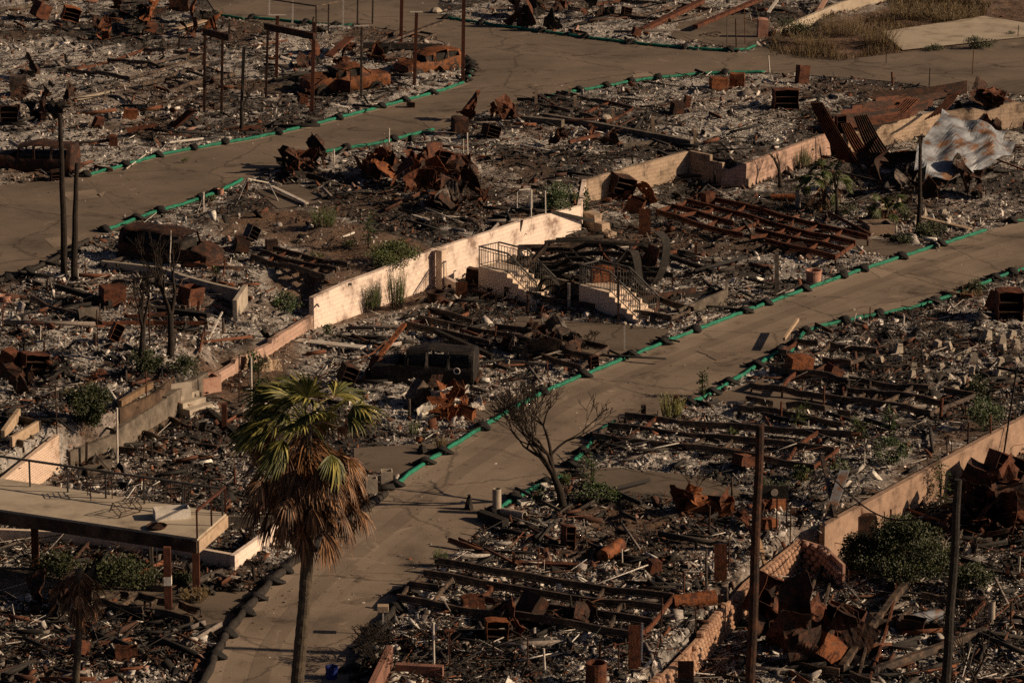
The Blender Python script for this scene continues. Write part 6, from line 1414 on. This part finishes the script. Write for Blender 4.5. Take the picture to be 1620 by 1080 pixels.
# ------------------------------------------------------------------ ash and rubble: nobody could count it
def rubble_material():
    m, nt, n, l, b = mk('rubble'); a = n.new("ShaderNodeAttribute"); a.attribute_name = 'tint'
    tc = n.new("ShaderNodeTexCoord"); z = n.new("ShaderNodeTexNoise"); z.inputs['Scale'].default_value = 12; z.inputs['Detail'].default_value = 4; l.new(tc.outputs['Object'], z.inputs['Vector'])
    r_ = ramp(n, [(.3, (.45,)*3), (.55, (1,)*3), (.75, (1.25,)*3)]); l.new(z.outputs['Fac'], r_.inputs[0])
    mx = n.new("ShaderNodeMix"); mx.data_type = 'RGBA'; mx.blend_type = 'MULTIPLY'; mx.inputs[0].default_value = 1
    l.new(a.outputs['Color'], mx.inputs[6]); l.new(r_.outputs[0], mx.inputs[7]); l.new(mx.outputs[2], b.inputs['Base Color']); b.inputs['Roughness'].default_value = .85; return m
RUB = rubble_material()
def scatter(n, seed):
    r_ = np.random.RandomState(seed); out = []
    Y = 1/(r_.uniform(1/250., 1/106., n)); X = r_.uniform(-1, 1, n)*(Y*.146+1.5)
    k = np.ones(n, bool)
    for poly in ROADS: k &= ~inside(poly, X, Y)
    for poly, f in BARE_W: k &= ~(inside(poly, X, Y) & (r_.rand(n) > f))
    k &= ~(inside(dkp, X, Y) & (r_.rand(n) > .1))
    return X[k], Y[k]
dkp = [(p.x, p.y) for p in [P(-60,600,UZ)]*3]
def rotmats(a, b_, c):
    ca, sa, cb, sb, cc, sc = np.cos(a), np.sin(a), np.cos(b_), np.sin(b_), np.cos(c), np.sin(c)
    return np.stack([np.stack([ca*cb, ca*sb*sc-sa*cc, ca*sb*cc+sa*sc], -1), np.stack([sa*cb, sa*sb*sc+ca*cc, sa*sb*cc-ca*sc], -1), np.stack([-sb, cb*sc, cb*cc], -1)], 1)
PAL = np.array([(.54,.50,.46),(.40,.36,.33),(.19,.16,.14),(.015,.012,.010),(.04,.031,.025),(.15,.052,.022),(.08,.03,.015),(.30,.18,.14),(.74,.71,.66)])
def pick(X, Y, r_, wts_ash, wts_char):
    f = ash_field(X, Y)
    ca, cc = np.cumsum(wts_ash)/sum(wts_ash), np.cumsum(wts_char)/sum(wts_char); u = r_.rand(len(X)); i1 = np.searchsorted(ca, u); i2 = np.searchsorted(cc, u)
    i = np.where(r_.rand(len(X)) < f, i1, i2); c = PAL[np.clip(i, 0, len(PAL)-1)]*r_.uniform(.6, 1.25, (len(X), 1)); return c
ASH = (.40,.24,.08,.06,.04,.02,.02,.04,.10); CHR = (.03,.04,.09,.42,.24,.08,.09,.01,.0)
def make_boxes(name, X, Y, sx, sy, sz, tilt, lift, cols, label, cat, seed, jt=1.):
    r_ = np.random.RandomState(seed); n = len(X)
    c8 = np.array([(-1,-1,-1),(1,-1,-1),(1,1,-1),(-1,1,-1),(-1,-1,1),(1,-1,1),(1,1,1),(-1,1,1)], float)*.5
    V = c8[None]*(1+r_.uniform(-.35, .15, (n, 8, 3))*jt)*np.stack([sx, sy, sz], -1)[:, None]
    Rm = rotmats(r_.uniform(0, 6.28, n), r_.uniform(-1, 1, n)*tilt, r_.uniform(-1, 1, n)*tilt); V = np.einsum('nij,nkj->nki', Rm, V)
    V += np.stack([X, Y, ground_z(X, Y)+lift], -1)[:, None]
    Fq = np.array([(0,3,2,1),(4,5,6,7),(0,1,5,4),(1,2,6,5),(2,3,7,6),(3,0,4,7)]); F = (Fq[None]+8*np.arange(n)[:, None, None]).reshape(-1, 4)
    C = np.repeat(np.concatenate([cols, np.ones((n, 1))], 1), 8, 0)
    o = mesh_np(name, V.reshape(-1, 3), F, [RUB], C); o['kind'] = 'stuff'; o['label'] = label; o['category'] = cat
def make_shards(name, X, Y, size, cols, label, cat, seed):
    r_ = np.random.RandomState(seed); n = len(X)
    base = np.array([(-1,-1,0),(1,-1,0),(1,1,0),(-1,1,0),(0,0,1.)])
    V = base[None]*np.stack([size, size*r_.uniform(.4, 1, n), size*r_.uniform(.3, 1.3, n)], -1)[:, None]+r_.uniform(-.55, .55, (n, 5, 3))*size[:, None, None]
    Rm = rotmats(r_.uniform(0, 6.28, n), r_.uniform(-.6, .6, n), r_.uniform(-.6, .6, n)); V = np.einsum('nij,nkj->nki', Rm, V)
    V += np.stack([X, Y, ground_z(X, Y)-size*.15], -1)[:, None]
    T = np.array([(0,1,4),(1,2,4),(2,3,4),(3,0,4)]); F = (T[None]+5*np.arange(n)[:, None, None]).reshape(-1, 3)
    C = np.repeat(np.concatenate([cols, np.ones((n, 1))], 1), 5, 0)
    o = mesh_np(name, V.reshape(-1, 3), F, [RUB], C, k=3); o['kind'] = 'stuff'; o['label'] = label; o['category'] = cat
r_ = np.random.RandomState(5)
X, Y = scatter(260000, 1); n = len(X)
make_shards('ash_rubble', X, Y, np.clip(r_.lognormal(-3.6, .55, n), .012, .16), pick(X, Y, r_, ASH, CHR), 'fine pale ash and black char crumbs strewn over the burnt lots', 'rubble', 2)
X, Y = scatter(105000, 3); n = len(X); s = np.clip(r_.lognormal(-2.25, .55, n), .04, .5)
make_boxes('broken_boards', X, Y, s*1.3, s*r_.uniform(.25, .8, n), r_.uniform(.004, .02, n), 1.1, s*.22, pick(X, Y, r_, (.32,.2,.10,.13,.08,.05,.03,.03,.10), (.02,.03,.08,.42,.22,.13,.10,.01,.0)), 'broken plaster, tile and sheet pieces strewn over the burnt lots', 'rubble', 4)
X, Y = scatter(34000, 5); n = len(X); s = np.clip(r_.lognormal(-.7, .65, n), .15, 2.6)
k = fbm(X*.22+31, Y*.22, 2) > .38; X, Y, s = X[k], Y[k], s[k]; n = len(X)
make_boxes('charred_sticks', X, Y, s, r_.uniform(.010, .04, n), r_.uniform(.010, .04, n), .4, s*.09+.04, pick(X, Y, r_, (.06,.10,.14,.36,.2,.12,.1,.0,.04), (.01,.03,.06,.5,.25,.12,.12,.0,.0)), 'charred sticks, wires and rods tangled over the burnt lots', 'rubble', 6, .3)
X, Y = scatter(2200, 15); n = len(X); s = np.clip(r_.lognormal(.3, .5, n), .7, 4.2)
k = fbm(X*.2+71, Y*.2+9, 2) > .45; X, Y, s = X[k], Y[k], s[k]; n = len(X)
make_boxes('charred_planks', X, Y, s, r_.uniform(.04, .13, n), r_.uniform(.04, .18, n), .13, .1+s*.03, pick(X, Y, r_, (.02,.05,.14,.4,.2,.12,.1,.0,.01), (.0,.02,.06,.55,.22,.12,.12,.0,.0)), 'charred joists and planks lying over the burnt lots', 'rubble', 16, .12)
X, Y = scatter(9000, 7); n = len(X); s = np.clip(r_.lognormal(-1.5, .45, n), .1, .8)
k = fbm(X*.3+3, Y*.3+11, 2) > .47; X, Y, s = X[k], Y[k], s[k]; n = len(X)
make_boxes('scrap_metal', X, Y, s, s*r_.uniform(.3, .8, n), s*r_.uniform(.03, .3, n), .8, s*.18, pick(X, Y, r_, (.15,.12,.15,.15,.1,.22,.12,.04,.02), (.0,.04,.1,.36,.18,.14,.18,.02,.0)), 'rusty scrap and lumps strewn over the burnt lots', 'rubble', 8)
# loose crumbs on the roads
Y = 1/(r_.uniform(1/240., 1/108., 9000)); X = r_.uniform(-1, 1, 9000)*(Y*.145); k = np.zeros(9000, bool)
for poly in (MID_ROAD, UP_ROAD): k |= inside(poly, X, Y)
dd_ = np.minimum(polydist(MID_ROAD, X, Y), polydist(UP_ROAD, X, Y)); k &= (r_.rand(9000) < .08+.9*np.exp(-dd_/.5)+.5*(fbm(X*.25, Y*.25, 2) > .6)); X, Y = X[k], Y[k]; n = len(X)
_gz = ground_z
def ground_z(x, y): return _gz(x, y)+.04
make_shards('road_crumbs', X, Y, np.clip(r_.lognormal(-3.6, .4, n), .012, .07), PAL[r_.choice([1,2,4,5,0], n)]*.9, 'small crumbs and grit lying on the roads', 'grit', 9)
print('objects', len(bpy.data.objects))
